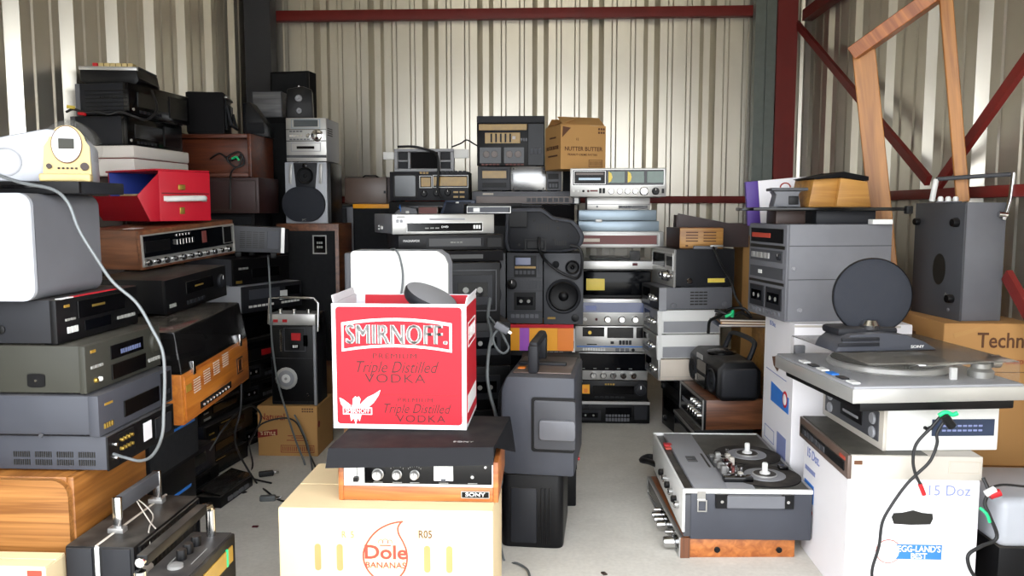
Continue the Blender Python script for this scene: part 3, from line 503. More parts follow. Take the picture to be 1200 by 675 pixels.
# white and black speaker, mini stereo, small speaker
h1 = zat(360, 190, 4.8) - zz; w1 = xat(384, 4.8, 1.4) - xat(335, 4.8, 1.4)
r = empty('bookshelf_speaker', (xat(335, 4.8, zz), 4.8, zz)); tag(r, 'silver speaker with bulging black cloth front on the wood-framed speaker', 'speaker')
box('case', 'black', r, .004, w1 + .02, .02, .28, 0, h1, .006); box('front_panel', 'silver_plastic', r, 0, w1, .006, .022, 0, h1, .004)
prism('tweeter_panel', 'charcoal', r, [(w1 * .28, h1 * .56), (w1 * .72, h1 * .56), (w1 * .78, h1 * .99), (w1 * .22, h1 * .99)], -.008, .01, 'y', None, .003)
m, W, HH = face('front', 0, w1, .2, h1); feats(r, T3(0, -.008, 0) @ m, W, HH, [('O', .5, .78, w1 * .2, 'grille', 'black'), ('D', .5, .94, w1 * .06, 'black_gloss', 'tweeter', .006)])
prism('cloth_grille', 'grille_grey', r, rrect(-.012, w1 - .01, .01, h1 * .6, w1 * .4, 8), -.03, .008, 'y', None, .006)
text(r, 'JVC', .016, 'grey_print', m @ T3(W * .48, HH * .06, .031))
for s in (.1, .82): prism('trim_blade', 'silver', r, [(w1 * s, h1 * .66), (w1 * (s + .06), h1 * .64), (w1 * (s + .09), h1 * .97), (w1 * (s + .02), h1 * .97)], -.006, .008, 'y', None, .002)
zz += h1; w2 = xat(383, 4.8, 1.7) - xat(336, 4.8, 1.7); h2 = zat(360, 138, 4.8) - zz
o, zz = comp('mini_stereo', 'silver mini stereo with round volume dial on the black cloth speaker', 'stereo', 336, 4.8, zz, (w2, .3, h2), 0, 'FL', 'mid_grey', 'silver', [('W', .2, .8, .8, .95, 'screen'), ('F', .14, .86, .76, .97, .004, 'blue_grey', .003), ('K', .78, .6, w2 * .14, 'chrome', .02), ('K', .55, .6, .012, 'chrome', .01), ('B', .08, .42, .57, .62, 4, 'chrome'), ('B', .08, .42, .68, .71, 4, 'grey'), ('B', .08, .6, .5, .53, 6, 'grey'), ('F', .12, .86, .24, .44, .004, 'mid_grey', .003), ('W', .26, .7, .3, .36, 'black_gloss', 'cassette_slot', .004), ('W', 0, 1, .47, .49, 'black_print', 'seam', .001), ('W', 0, 1, .73, .745, 'black_print', 'seam', .001), ('W', 0, 1, .1, .16, 'dark_grey', 'seam', .001)], {'right': [('S', .1, .5, .6, .8, 1, 4, 'black_print')]})
r = empty('small_speaker', (xat(335, 4.84, zz), 4.84, zz), 14); tag(r, 'small black computer speaker with two silver drivers above the mini stereo', 'speaker')
hh = zat(350, 100, 4.84) - zz
prism('case', 'black', r, [(0, 0), (.16, 0), (.155, hh * .9), (.1, hh), (.01, hh * .9)], 0, .14, 'y', None, .008)
m, W, HH = face('front', 0, .16, .14, hh); feats(r, m, W, HH, [('O', .48, .62, .024, 'mid_grey', 'chrome'), ('O', .48, .25, .02, 'mid_grey', 'chrome'), ('D', .5, .98, .006, 'chrome', 'led', .01)])
# ================================================================= suitcase tape recorder on a carton
def flapbox(name, label, u, Y, z, dim, rz=0, anc='FL', m='cardboard', fr=(), left=(), right=(), group=None, flaps=True, cat='box'):
    w, d, h = dim; x0 = {'FL': 0, 'FR': -w, 'FC': -w / 2}[anc]
    r = empty(name, (xat(u, Y, z), Y, z), rz); tag(r, label, cat, group)
    box('body', m, r, x0, x0 + w, 0, d, 0, h - .004, .002, 1)
    if flaps:
        box('top_flap', m, r, x0 + .001, x0 + w - .001, .001, d / 2 - .002, h - .005, h, .001, 1); box('top_flap', m, r, x0 + .001, x0 + w - .001, d / 2 + .002, d - .001, h - .005, h, .001, 1)
    for f, it in (('front', fr), ('left', left), ('right', right)):
        mm, W, HH = face(f, x0, x0 + w, d, h); feats(r, mm, W, HH, it)
    return r, z + h
zn = zat(340, 476, 4.12)
o, z = flapbox('carton', 'brown printed carton under the upright black tape recorder', 303, 4.12, 0, (xat(373, 4.12, .15) - xat(303, 4.12, .15), .3, zn), 0, 'FL', 'cardboard', [('T', .25, .78, .05, 'Natural', 'maroon_ink', .9, .01), ('P', [(0, .36), (.33, .42), (.33, .54), (0, .48)], 'maroon_ink', 'banner'), ('T', .17, .45, .026, "'S STYLE", 'cardboard_pale', .9, .01), ('F', .38, .94, .07, .22, .003, 'maroon_ink', .001), ('S', .4, .92, .09, .2, 16, 1, 'maroon_ink'), ('B', .74, .94, .93, .96, 5, 'brown_ink', .001), ('B', .74, .94, .88, .91, 5, 'brown_ink', .001), ('W', .5, .8, .4, .415, 'maroon_ink', 'print_line', .0008), ('W', .56, .76, .36, .375, 'maroon_ink', 'print_line', .0008), ('W', .48, .84, .31, .325, 'maroon_ink', 'print_line', .0008)], right=[('D', .1, .62, .018, 'maroon_ink', 'print_dot', .0012)])
r = empty('tape_recorder', (xat(318, 4.14, z), 4.14, z)); tag(r, 'upright black suitcase tape recorder with chrome handle and red tag', 'tape recorder')
w3 = xat(372, 4.14, .6) - xat(318, 4.14, .6); h3 = zat(345, 369, 4.14) - z
box('case', 'charcoal', r, 0, w3, .012, .2, 0, h3, .006); box('front_panel', 'black', r, .01, w3 - .016, 0, .016, .02, h3 - .06, .003); box('control_strip', 'silver', r, 0, w3, -.002, .14, h3 - .055, h3 + .004, .003); box('edge_bead', 'mid_grey', r, w3 - .014, w3, -.003, .02, .0, h3 - .055, .002)
m, W, HH = face('front', 0, w3, .2, h3)
feats(r, T3(0, -.001, 0) @ m, W, HH, [('W', .48, .68, .72, .8, 'red_plastic', 'tag', .004), ('F', .32, .78, .6, .86, .003, 'dark_grey', .002), ('W', .48, .64, .63, .68, 'black_gloss', 'counter', .003), ('B', .5, .62, .64, .67, 4, 'white', .005), ('B', .74, .84, .66, .78, 2, 'black_gloss', .012), ('W', .24, .29, .6, .84, 'chrome', 'lever', .012), ('W', .02, .96, .52, .525, 'dark_grey', 'seam', .001), ('D', .35, .3, w3 * .24, 'silver', 'reel_ring', .006), ('D', .35, .3, w3 * .18, 'mid_grey', 'reel_hub', .009), ('D', .35, .3, w3 * .1, 'white', 'reel_cap', .012), ('D', .35, .3, .008, 'brushed', 'spindle', .016), ('D', .8, .12, .008, 'chrome', 'screw'), ('W', .3, .4, .92, .95, 'red_plastic', 'strip_mark', .006), ('W', .1, .2, .92, .95, 'red_plastic', 'strip_mark', .006)])
for x in (.2, .5, .82): lathe('knob', 'chrome', r, ((.012, 0), (.012, .022), (0, .022)), Matrix.Translation((w3 * x, .04, h3 + .004)), 12)
tube('handle', 'chrome', r, [(w3 + .008, .02, h3 - .09), (w3 + .014, .02, h3 + .06), (w3 - .01, .02, h3 + .085), (w3 * .3, .02, h3 + .09), (0.0, .02, h3 + .085), (-.01, .02, h3 - .05)], .008, 0, 10)
# ================================================================= rear middle-left
o, zz = comp('floor_speaker', 'tall speaker with orange veneer top edge and blue-black grille', 'speaker', 418, 5.2, 0, (.28, .3, zat(440, 239, 5.2)), 0, 'FL', 'orange_wood', 'black', [('W', .03, .97, .02, .975, 'grille', 'grille', .006), ('W', .5, .9, .9, .93, 'grey', 'badge', .009)], feet=False)
box('top_trim', 'yellow_print', o, 0, .28, -.004, .02, zz - .028, zz, .002); box('side_trim', 'grey', o, -.04, 0, .0, .03, 0, zz - .02, .002)
r = empty('flat_case', (xat(404, 5.18, zz), 5.18, zz)); tag(r, 'plain bronze-black flat case standing on the orange topped speaker', 'case')
w4 = xat(455, 5.18, 1.4) - xat(404, 5.18, 1.4); h4 = zat(430, 208, 5.18) - zz
box('shell', 'bronze', r, 0, w4 * .97, 0, .03, .0, h4, .006); box('back_shell', 'maroon_wood', r, .01, w4 + .02, .032, .06, 0, h4 + .004, .006); tube('handle', 'black', r, [(w4 * .4, .03, h4), (w4 * .45, .03, h4 + .012), (w4 * .7, .03, h4 + .012), (w4 * .78, .03, h4)], .005); box('latch', 'black', r, w4 * .9, w4 * .95, -.003, .002, h4 * .4, h4 * .5, .001)
r = empty('waste_bin', (xat(403, 5.35, .6), 5.42, 0)); tag(r, 'dark rounded bin standing behind the wood-framed speaker', 'bin')
zb_ = zat(403, 239, 5.35); lathe('body', 'charcoal', r, ((0, 0), (.1, 0), (.11, .02), (.13, zb_ - .05), (.125, zb_ - .02)), None, 28); lathe('lid', 'dark_grey', r, ((.132, zb_ - .03), (.125, zb_ - .01), (.06, zb_), (0, zb_)), None, 28)
# ================================================================= banana carton, open reel recorder, vodka carton, white box
yd = 2.35; zd = zat(456, 597, yd); wdl = xat(582, yd, zd) - xat(330, yd, zd)
drop = []
for i in range(37):
    a = R(75 - 10 * i * .9); drop.append((.5 + .083 * math.cos(a), .33 + .23 * math.sin(a)))
o, z = flapbox('fruit_carton', 'pale banana carton with a red drop emblem in the foreground', 330, yd, 0, (wdl, .43, zd), 0, 'FL', 'cardboard_pale', [])
m, W, HH = face('front', 0, wdl, .43, zd)
def px(u, v): return ((u - 330) / 252 * W, HH - (v - 597) / 404)
Pd = [px(*p) for p in ((476, 612), (470, 613), (460, 616), (448, 623), (438, 634), (431, 648), (430, 660), (433, 671), (440, 681), (450, 688), (459, 689), (469, 685), (477, 676), (481, 664), (481, 650), (477, 638), (472, 628), (471, 620), (474, 614), (477, 611.5))]
bm = bmesh.new(); bm_tube(bm, [(p[0], p[1], .0) for p in spline([(a, b, 0) for a, b in Pd], 3)], .0028, 5); me_o = from_bm('drop_outline', bm, 'red_ink', o, m @ Matrix.Diagonal((1, 1, .35, 1)))
c = px(456, 652); text(o, 'Dole', .06, 'red_ink', m @ T3(c[0], c[1], .001), 1.12, .022); c = px(456, 668); text(o, 'BANANAS', .026, 'red_ink', m @ T3(c[0], c[1], .001), 1.05, .01)
cx, cy = px(456, 640)
for dx, rr in ((-.014, .007), (0, .0095), (.014, .007)): tube('crown_arc', 'red_ink', o, [(cx + dx + rr * math.cos(R(a)), cy + .004 + rr * math.sin(R(a)), 0) for a in range(-30, 211, 30)], .0009, 0, 5, m @ T3(0, 0, .0005))
box('crown_base', 'red_ink', o, cx - .017, cx + .017, cy - .008, cy - .005, -.001, .001, 0, 1, m)
c = px(503, 628); text(o, 'R05', .034, 'brown_ink', m @ T3(c[0], c[1], .001), .8, .012); c = px(412, 630); text(o, 'R  5', .03, 'cardboard', m @ T3(c[0], c[1], .001), .8)
for u in (376, 402, 505, 531):
    x, y = px(u, 659); prism('vent_cut', 'cardboard_vent', o, rrect(x - .0095, x + .0095, y - .042, y + .042, .0095), -.002, .0012, 'z', m)
x, y = px(568, 616); feats(o, m, 1, 1, [('F', x - .018, x + .018, y - .02, y + .02, .0015, 'grey_print', .001)])
# open reel recorder
plain('cover_vinyl', '2a2a2e', .6, dust=.2, spec=.25)
ys = 2.42; hsn = .118; ws = xat(584, ys, zd) - xat(397, ys, zd)
r = empty('reel_recorder', (xat(397, ys, zd), ys, zd)); tag(r, 'teak tape recorder with black cover and white level meter on the banana carton', 'tape recorder')
zl = zat(470, 505, 2.56) - zd
box('side_cheek', 'teak', r, 0, .016, .0, .36, 0, hsn + .01, .003); box('side_cheek', 'teak', r, ws - .016, ws, 0, .36, 0, hsn + .01, .003)
box('body', 'charcoal', r, .016, ws - .016, .02, .36, .004, zl - .02, .002); box('front_rail', 'teak', r, .016, ws - .016, .0, .02, .002, .046, .002)
box('front_panel', 'white', r, .016, ws - .016, .004, .022, .046, zl - .02, .002); box('control_panel', 'black_gloss', r, .082, ws - .02, .0, .006, .056, hsn + .02, .001)
m, W, HH = face('front', 0, ws, .3, .11)
feats(r, m, W, HH, [('W', .77, .945, .13, .33, 'black_gloss', 'name_plate', .003), ('F', .77, .945, .13, .33, .002, 'silver', .004), ('T', .857, .235, .017, 'SONY', 'white_print', 1.35, .01, .002), ('K', .25, .78, .017, 'silver', .022), ('K', .37, .78, .014, 'silver', .02), ('K', .48, .78, .014, 'silver', .02), ('W', .6, .72, .62, 1.04, 'white', 'level_meter', .004), ('W', .645, .675, .6, .68, 'dark_grey', 'meter_pivot', .006), ('D', .84, .75, .006, 'chrome', 'headphone_jack', .008), ('D', .92, 1.02, .004, 'white', 'jack', .004), ('W', .115, .118, .62, 1.1, 'black_print', 'slider_track', -.001), ('W', .1, .13, .58, .7, 'black', 'slider_knob', .014)])
for x in (.25, .37, .48, .66, .84): feats(r, m, W, HH, [('W', x - .03, x + .03, .535, .555, 'grey_print', 'caption', .0012)])
for x, n_ in ((.37, 5), (.48, 7)):
    for i in range(n_):
        a = R(40 + 100 * i / (n_ - 1)); feats(r, m, W, HH, [('W', x + .05 * math.cos(a) - .002, x + .05 * math.cos(a) + .002, .8 + .2 * math.sin(a), .84 + .2 * math.sin(a), 'grey_print', 'scale_tick', .0012)])
# soft black cover with a hanging front flap
bm = bmesh.new(); top = [(-.02, -.035, zl - .008), (ws - .012, -.028, zl + .0), (ws + .02, .34, zl), (-.0, .36, zl - .002)]
lo_ = [(-.026, -.05, .118), (ws - .012, -.045, .134), (ws + .045, .2, .1), (ws + .03, .345, .12), (-.028, .2, .11), (-.02, .36, .12)]
V = [bm.verts.new(p) for p in top]; L = [bm.verts.new(p) for p in lo_]
bm.faces.new(V); bm.faces.new((V[0], L[0], L[1], V[1])); bm.faces.new((V[1], L[2], L[3], V[2])); bm.faces.new((V[0], V[3], L[5], L[4])); bm.faces.new((V[2], L[3], L[5], V[3]))
bmesh.ops.solidify(bm, geom=list(bm.faces), thickness=.004); from_bm('cover', bm, 'cover_vinyl', r)
text(r, 'SONY', .016, 'grey_print', Matrix.Translation((ws * .78, .02, zl + .002)), 1.5)
zs_ = zd + zl + .001
# vodka carton, open top
yv = 2.58; wv = xat(547, yv, zs_) - xat(391, yv, zs_); hv = zat(470, 356, yv) - zs_; dv = .31
r = empty('bottle_carton', (xat(391, yv, zs_), yv, zs_), -.8); tag(r, 'open red and white liquor carton standing on the teak recorder', 'box')
t = .006
box('front_wall', 'white_card', r, 0, wv, 0, t, 0, hv, .001); box('back_wall', 'white_card', r, 0, wv, dv - t, dv, 0, hv, .001); box('side_wall', 'white_card', r, 0, t, t, dv - t, 0, hv, .001); box('side_wall', 'white_card', r, wv - t, wv, t, dv - t, 0, hv, .001); box('base', 'white_card', r, t, wv - t, t, dv - t, 0, t, .001)
for y, a in ((t + .002, 8), (dv - t - .006, -8)): box('inner_flap', 'red_print', r, .04, wv - .03, 0, .004, -.12, 0, .001, 1, Matrix.Translation((0, y, hv - .002)) @ Matrix.Rotation(R(a), 4, 'X'))
box('side_flap', 'white_card', r, 0, .004, .02, dv - .02, -.0, .025, .001, 1, Matrix.Translation((0, 0, hv)) @ Matrix.Rotation(R(-12), 4, 'Y')); box('side_flap', 'white_card', r, -.004, 0, .01, dv - .02, 0, .022, .001, 1, Matrix.Translation((wv, 0, hv)) @ Matrix.Rotation(R(14), 4, 'Y'))
m, W, HH = face('front', 0, wv, dv, hv)
prism('print_panel', 'red_print', r, rrect(.014, wv - .014, .016, hv - .01, .012), -.001, .0012, 'z', m)
def arch(x0, x1, y0, y1, k): return [(x0 + (x1 - x0) * i / 8, y0 + k * (1 - (2 * i / 8 - 1) ** 2)) for i in range(9)] + [(x1 - (x1 - x0) * i / 8, y1 + k * (1 - (2 * i / 8 - 1) ** 2)) for i in range(9)]
prism('banner_frame', 'white_print', r, arch(W * .075, W * .895, HH * .62, HH * .85, .016), 0, .002, 'z', m); prism('banner_field', 'red_print', r, arch(W * .092, W * .878, HH * .642, HH * .828, .016), 0, .0028, 'z', m)
text(r, 'SMIRNOFF.', .09, 'black_print', m @ T3(W * .491, HH * .746, .0028), .715, 0, 0, 'lettering', 1.08)
for dx in (-.003, -.0015, 0, .0015, .003): text(r, 'SMIRNOFF.', .09, 'white_print', m @ T3(W * .486 + dx, HH * .752, .0036), .715, 0, 0, 'lettering', 1.08)
for x, y, s, st, sh, sx in ((.47, .585, .024, 'PREMIUM', 0, 1.35), (.47, .495, .055, 'Triple Distilled', .35, .82), (.47, .405, .042, 'VODKA', 0, 1.25), (.62, .235, .019, 'PREMIUM', 0, 1.35), (.62, .165, .045, 'Triple Distilled', .35, .82), (.66, .085, .034, 'VODKA', 0, 1.25)): text(r, st, s, 'dark_red_print', m @ T3(W * x, HH * y, .0018), sx, 0, sh, sp=1.15 if not sh else 1)
box('crease', 'dark_red_print', r, W * .05, W * .95, HH * .275, HH * .278, 0, .0016, 0, 1, m)
# winged emblem
def em(poly, mat='white_print', zz=.0022, nm='emblem'): prism(nm, mat, r, [(W * x, HH * y) for x, y in poly], 0, zz, 'z', m)
em([(.05, .25), (.08, .235), (.11, .21), (.135, .19), (.13, .14), (.09, .155), (.06, .2)]); em([(.36, .315), (.31, .28), (.26, .255), (.225, .22), (.2, .19), (.205, .14), (.26, .165), (.31, .215), (.345, .27)])
em([(.15, .24), (.17, .262), (.185, .25), (.195, .262), (.21, .24), (.2, .2), (.22, .14), (.2, .06), (.185, .085), (.17, .035), (.155, .085), (.135, .06), (.125, .14), (.15, .2)])
em([(.075, .115), (.295, .115), (.295, .172), (.075, .172)], 'white_print', .0026, 'emblem_banner'); em([(.083, .122), (.287, .122), (.287, .165), (.083, .165)], 'red_print', .003, 'emblem_banner'); text(r, 'SMIRNOFF', .021, 'white_print', m @ T3(W * .185, HH * .143, .0032), .84, 0)
m2, W2, H2 = face('right', 0, wv, dv, hv); prism('print_panel', 'red_print', r, rrect(.012, dv - .012, .016, hv - .01, .01), -.001, .0012, 'z', m2)
feats(r, m2, W2, H2, [('F', .15, .85, .64, .84, .005, 'white_print', .002), ('T', .5, .74, .06, 'SMIRNOFF', 'white_print', .66, .02), ('W', .1, .9, .12, .26, 'white_print', 'print_label', .002)])
# round grey speaker dropped into the carton
r = empty('round_speaker', pt(505, 349, 2.72)); r.rotation_euler = (R(10), R(24), R(0)); tag(r, 'round grey speaker disc poking out of the red liquor carton', 'speaker')
lathe('rim', 'charcoal', r, ((.0, -.025), (.085, -.025), (.092, -.015), (.094, .004), (.09, .012)), None, 36); lathe('cloth', 'mid_grey', r, ((.09, .011), (.05, .014), (0, .015)), None, 36)
# cartons and white box behind it
yw = 3.02; zw = zat(460, 294, yw)
o, z = flapbox('carton', 'brown carton on the floor behind the red liquor carton', 402, yw + .0, 0, (.36, .3, .42), 0, 'FL', 'cardboard_dark'); o, z = flapbox('carton', 'upper brown carton under the bright white box', 403, yw, z, (.36, .3, .34), 0, 'FL', 'cardboard_dark')
r = empty('white_speaker', (xat(413, yw, z), yw, z)); tag(r, 'bright white box speaker with curved top edges behind the red carton', 'speaker')
ww = xat(526, yw, z) - xat(413, yw, z)
prism('front_panel', 'white', r, [(0, 0), (ww, 0), (ww, zw - z - .05), (ww - .012, zw - z - .02), (ww - .04, zw - z), (.01, zw - z), (0, zw - z - .01)], -.006, .02, 'y', None, .003); prism('body', 'silver_plastic', r, [(0, 0), (ww, 0), (ww, zw - z - .05), (ww - .012, zw - z - .02), (ww - .04, zw - z), (.01, zw - z), (0, zw - z - .01)], .02, .13, 'y'); box('side_strip', 'dark_grey', r, -.026, -.001, .004, .2, 0, zw - z - .008, .006); box('foot', 'grey', r, ww * .1, ww * .3, .02, .1, -.0, .004, .001)
tag(tube('thin_cable', 'cord_grey', None, [pt(458, 292, 3.2), pt(460, 292, 3.1), pt(463, 292.5, 3.0), pt(468, 300, 2.99), pt(472, 320, 3.0), pt(471, 340, 3.0), pt(468, 352, 2.98), pt(467, 358, 2.96)], .004, 6), 'thin grey cable hanging over the bright white box', 'cable')
# ================================================================= component tower behind with the silver disc player
zdv = zat(460, 276, 3.45); z = 0
nmz = ['bottom', 'second', 'third', 'fourth']
for i in range(4):
    o, z = comp('cassette_deck', 'black component, %s of the tower under the silver disc player' % nmz[i], 'cassette deck', 478, 3.48, z, (.46, .34, .2), 14, 'FL', 'black', 'black', [('C', .6, .9, .25, .8, 'charcoal'), ('W', .1, .5, .5, .8, 'dark_glass'), ('B', .1, .5, .2, .3, 5, 'grey')])
hk = zat(540, 308, 3.5)
o, z = comp('cassette_deck', 'black cassette deck with a lit window right of the white box', 'cassette deck', 474, 3.46, z, (.42, .34, hk - z), 12, 'FL', 'black', 'black', [('C', .5, .92, .3, .8, 'charcoal'), ('F', .46, .96, .2, .88, .004, 'dark_grey', .006), ('B', .1, .4, .3, .4, 4, 'grey')])
zmg = zat(467, 295, 3.45)
o, z = comp('video_recorder', 'wide black recorder supporting the two recorders above it', 'video recorder', 468, 3.46, z, (.46, .34, zmg - z), 16, 'FL', 'black', 'black_matte', [('W', .2, .8, .3, .7, 'black_gloss', 'tape_flap', .004)])
o, z = comp('video_recorder', 'black video recorder with white lettering below the silver disc player', 'video recorder', 467, 3.45, z, (.47, .34, zdv - z), 20, 'FL', 'charcoal', 'black', [('T', .12, .65, .014, 'MAGNAVOX', 'white_print', .9), ('F', .26, .8, .25, .85, .004, 'charcoal', .004), ('W', .28, .78, .3, .8, 'black_gloss', 'tape_flap', .004), ('B', .48, .6, .5, .58, 4, 'grey_print', .006), ('W', .84, .98, .2, .8, 'black', 'side_door', .003)])
o, Z_DVD = comp('dvd_player', 'slim silver disc player with a dark window, rear middle', 'dvd player', 460, 3.45, z, (.47, .33, zat(460, 251, 3.45) - z), 26, 'FL', 'grey', 'silver', [('W', .13, .88, .16, .58, 'black_gloss', 'display_window', .003), ('F', .13, .88, .14, .6, .003, 'white', .005), ('W', .35, .7, .72, .8, 'mid_grey', 'disc_tray', .003), ('B', .78, .86, .28, .46, 3, 'white', .005), ('B', .3, .45, .3, .36, 3, 'grey_print', .004), ('T', .5, .38, .012, 'DVD', 'white_print', 1.3, 0, .001), ('B', .03, .1, .6, .75, 2, 'mid_grey'), ('W', .04, .12, .84, .9, 'grey_print', 'badge', .001)], {'left': [('D', .3, .4, .004, 'white', 'screw'), ('D', .3, .25, .004, 'white', 'screw'), ('W', .4, .48, .25, .4, 'white', 'clip', .004)]})
# ================================================================= portable tv, fan frame (rear)
o, zz = comp('media_cabinet', 'plain dark cabinet under the portable television at the rear wall', 'cabinet', 458, 4.84, 0, (.5, .52, zat(500, 254, 4.84)), 0, 'FL', 'dark_brown', 'black_matte', [('W', .04, .49, .03, .8, 'black', 'door', .006), ('W', .51, .96, .03, .8, 'black', 'door', .006), ('D', .46, .5, .01, 'brushed', 'knob', .02), ('D', .54, .5, .01, 'brushed', 'knob', .02)], feet=False)
o, _ = comp('fabric_speaker', 'small brown cloth-fronted speaker beneath the portable television', 'speaker', 490, 4.87, zz, (.12, .12, .06), 0, 'FL', 'dark_brown', 'bronze', [('W', .05, .95, .08, .92, 'red_brown', 'grille', .004)], feet=False)
r = empty('blue_case', (xat(515, 4.9, zz), 4.9, zz), -3); tag(r, 'dark blue slanting case below the portable television', 'case'); prism('body', 'slate_blue', r, [(0, 0), (.2, 0), (.22, .1), (.035, .1)], 0, .05, 'y', None, .004); prism('lid', 'navy_black', r, [(.02, .012), (.18, .012), (.195, .088), (.045, .088)], -.006, .002, 'y', None, .002); box('latch', 'silver', r, .1, .12, -.01, -.004, .08, .09, .001)
r = empty('controller', (xat(460, 4.87, zz), 4.87, zz), 4); tag(r, 'grey angular gadget with a blue wire on the rear cabinet', 'gadget'); prism('body', 'grey', r, [(0, 0), (.16, 0), (.14, .05), (.06, .06), (.02, .03)], 0, .1, 'y', None, .004); tube('wire', 'blue_print', r, [(.04, .02, .05), (.045, .0, .07), (.05, .0, .03)], .003, 4); box('switch', 'white', r, .08, .1, -.004, .002, .02, .035, .001)
zu = zat(500, 240, 5.02)
o, z = comp('flat_player', 'thin black player directly under the portable television', 'dvd player', 456, 5.02, zz, (.52, .34, zat(500, 236, 5.02) - zz), 0, 'FL', 'black', 'black', [('W', .1, .9, .55, .7, 'black_gloss', 'disc_tray', .003)], feet=False)
hTV = zat(500, 201, 5.02) - z; wTV = xat(549, 5.02, z) - xat(457, 5.02, z)
o, z = comp('portable_tv', 'portable television and radio with two amber dials on the rear cabinet', 'television', 457, 5.02, z, (wTV, .24, hTV), 0, 'FL', 'olive_grey', 'charcoal', [('W', .04, .35, .12, .9, 'black', 'screen_surround', .006), ('P', rrect(.07, .33, .17, .86, .03), 'screen', 'screen', .01), ('W', .4, .52, .5, .8, 'amber', 'dial', .003), ('F', .38, .54, .45, .86, .004, 'white', .005), ('W', .56, .98, .52, .82, 'amber', 'dial', .003), ('F', .55, 1, .46, .88, .004, 'white', .005), ('K', .44, .26, .02, 'black', .018), ('K', .6, .28, .02, 'black', .018), ('K', .74, .3, .02, 'black', .018), ('B', .8, .96, .28, .34, 2, 'amber', .005), ('B', .8, .96, .12, .18, 2, 'amber', .005), ('B', .38, .5, .92, .99, 3, 'amber', .006), ('B', .6, .98, .92, 1.02, 7, 'charcoal', .012)])
r = empty('fan_bracket', (xat(462, 5.06, z), 5.06, z)); tag(r, 'grey metal frame with white side brackets on the portable television', 'bracket')
wf = xat(532, 5.06, z) - xat(462, 5.06, z); hf_ = zat(495, 172, 5.06) - z
for x0, x1, z0, z1 in ((0, wf, 0, .02), (0, wf, hf_ * .8, hf_ * .92), (0, .022, .02, hf_ * .8), (wf - .022, wf, .02, hf_ * .8), (wf * .23, wf * .27, .02, hf_ * .8), (wf * .73, wf * .77, .02, hf_ * .8)): box('frame_bar', 'mid_grey', r, x0, x1, 0, .05, z0, z1, .003, 1)
for x0, x1 in ((.022, wf * .23), (wf * .77, wf - .022)): box('frame_bar', 'mid_grey', r, x0, x1, .0, .05, hf_ * .4, hf_ * .47, .002, 1); box('backing', 'charcoal', r, x0, x1, .035, .045, .02, hf_ * .8, .0)
box('backing', 'black_matte', r, wf * .27, wf * .73, .03, .045, .02, hf_ * .8, .0); box('bracket', 'white', r, -.07, .0, .0, .03, hf_ * .5, hf_ * .8, .003); box('bracket', 'white', r, wf, wf + .09, 0, .03, hf_ * .55, hf_ * .9, .003)
tag(tube('microphone_cable', 'cord_black', None, [pt(466, 172, 5.03), pt(485, 172, 5.02), pt(502, 176, 5.03), pt(512, 182, 5.0), pt(514, 200, 4.99), pt(513, 222, 4.99), pt(518, 232, 4.98)], .008, 6), 'black cord looped over the grey metal frame', 'cord')
tag(tube('stereo_cable', 'cord_black', None, [pt(530, 172, 5.1), pt(540, 168, 5.3), pt(547, 164, 5.4), pt(556, 169, 5.3), pt(562, 172, 5.25)], .005, 5), 'thin black cord running to the stacked stereo on the rear wall', 'cord')
# ================================================================= column with the compact stereo
yc = 4.5; zo = zat(620, 411, yc); z = 0
for i, nm_ in enumerate(('bottom', 'second', 'third')):
    o, z = comp('cassette_deck', 'black stereo unit, %s below the yellow striped carton' % nm_, 'stereo', 573, yc + .02, z, (.47, .36, zo / 3), 0, 'FL', 'black', 'black', [('W', .06, .55, .5, .82, 'dark_glass'), ('C', .62, .94, .2, .85, 'charcoal'), ('B', .08, .52, .18, .3, 6, 'charcoal'), ('B', .66, .9, .9, .96, 4, 'grey_print')])
zo2 = zat(620, 380, yc); wy = xat(672, yc, zo) - xat(578, yc, zo)
o, z = flapbox('striped_carton', 'yellow and orange carton with a purple stripe under the compact stereo', 578, yc, z, (wy, .3, zo2 - z), 0, 'FL', 'yellow_print', [('W', .33, .45, 0, .86, 'purple_print', 'print_stripe', .0012), ('W', .8, 1, .0, .86, 'orange_print', 'print_stripe', .0012), ('W', 0, 1, .86, 1, 'red_print', 'print_stripe', .0014)], flaps=False)
hcs = zat(620, 296, yc) - z
def spkbox(x0, x1, tw, nm):
    pass
xa_, xb_, xc_, xd_ = [xat(u, yc, z) for u in (559, 594, 636, 682)]
o, z2_ = comp('compact_stereo', 'charcoal compact stereo with one cassette door between its two speakers', 'stereo', 594, yc, z, (xc_ - xb_, .28, hcs), 0, 'FL', 'charcoal', 'dark_grey', [('W', .2, .82, .66, .96, 'black', 'display_surround', .003), ('W', .24, .66, .83, .93, 'blue_glass', 'display_window', .005), ('W', .22, .8, .78, .81, 'amber', 'dial_line', .005), ('B', .22, .78, .7, .75, 5, 'dark_grey', .006), ('B', .84, .98, .7, .95, 1, 'dark_grey', .004), ('K', .14, .56, .028, 'black', .02), ('B', .36, .48, .52, .62, 1, 'dark_grey', .006), ('B', .52, .98, .5, .62, 5, 'dark_grey', .006), ('C', .2, .8, .2, .45, 'black'), ('B', .1, .9, .09, .14, 6, 'grey', .008), ('W', 0, 1, .645, .65, 'black_print', 'seam', .001), ('W', 0, 1, .465, .47, 'black_print', 'seam', .001), ('W', 0, 1, .17, .175, 'black_print', 'seam', .001)])
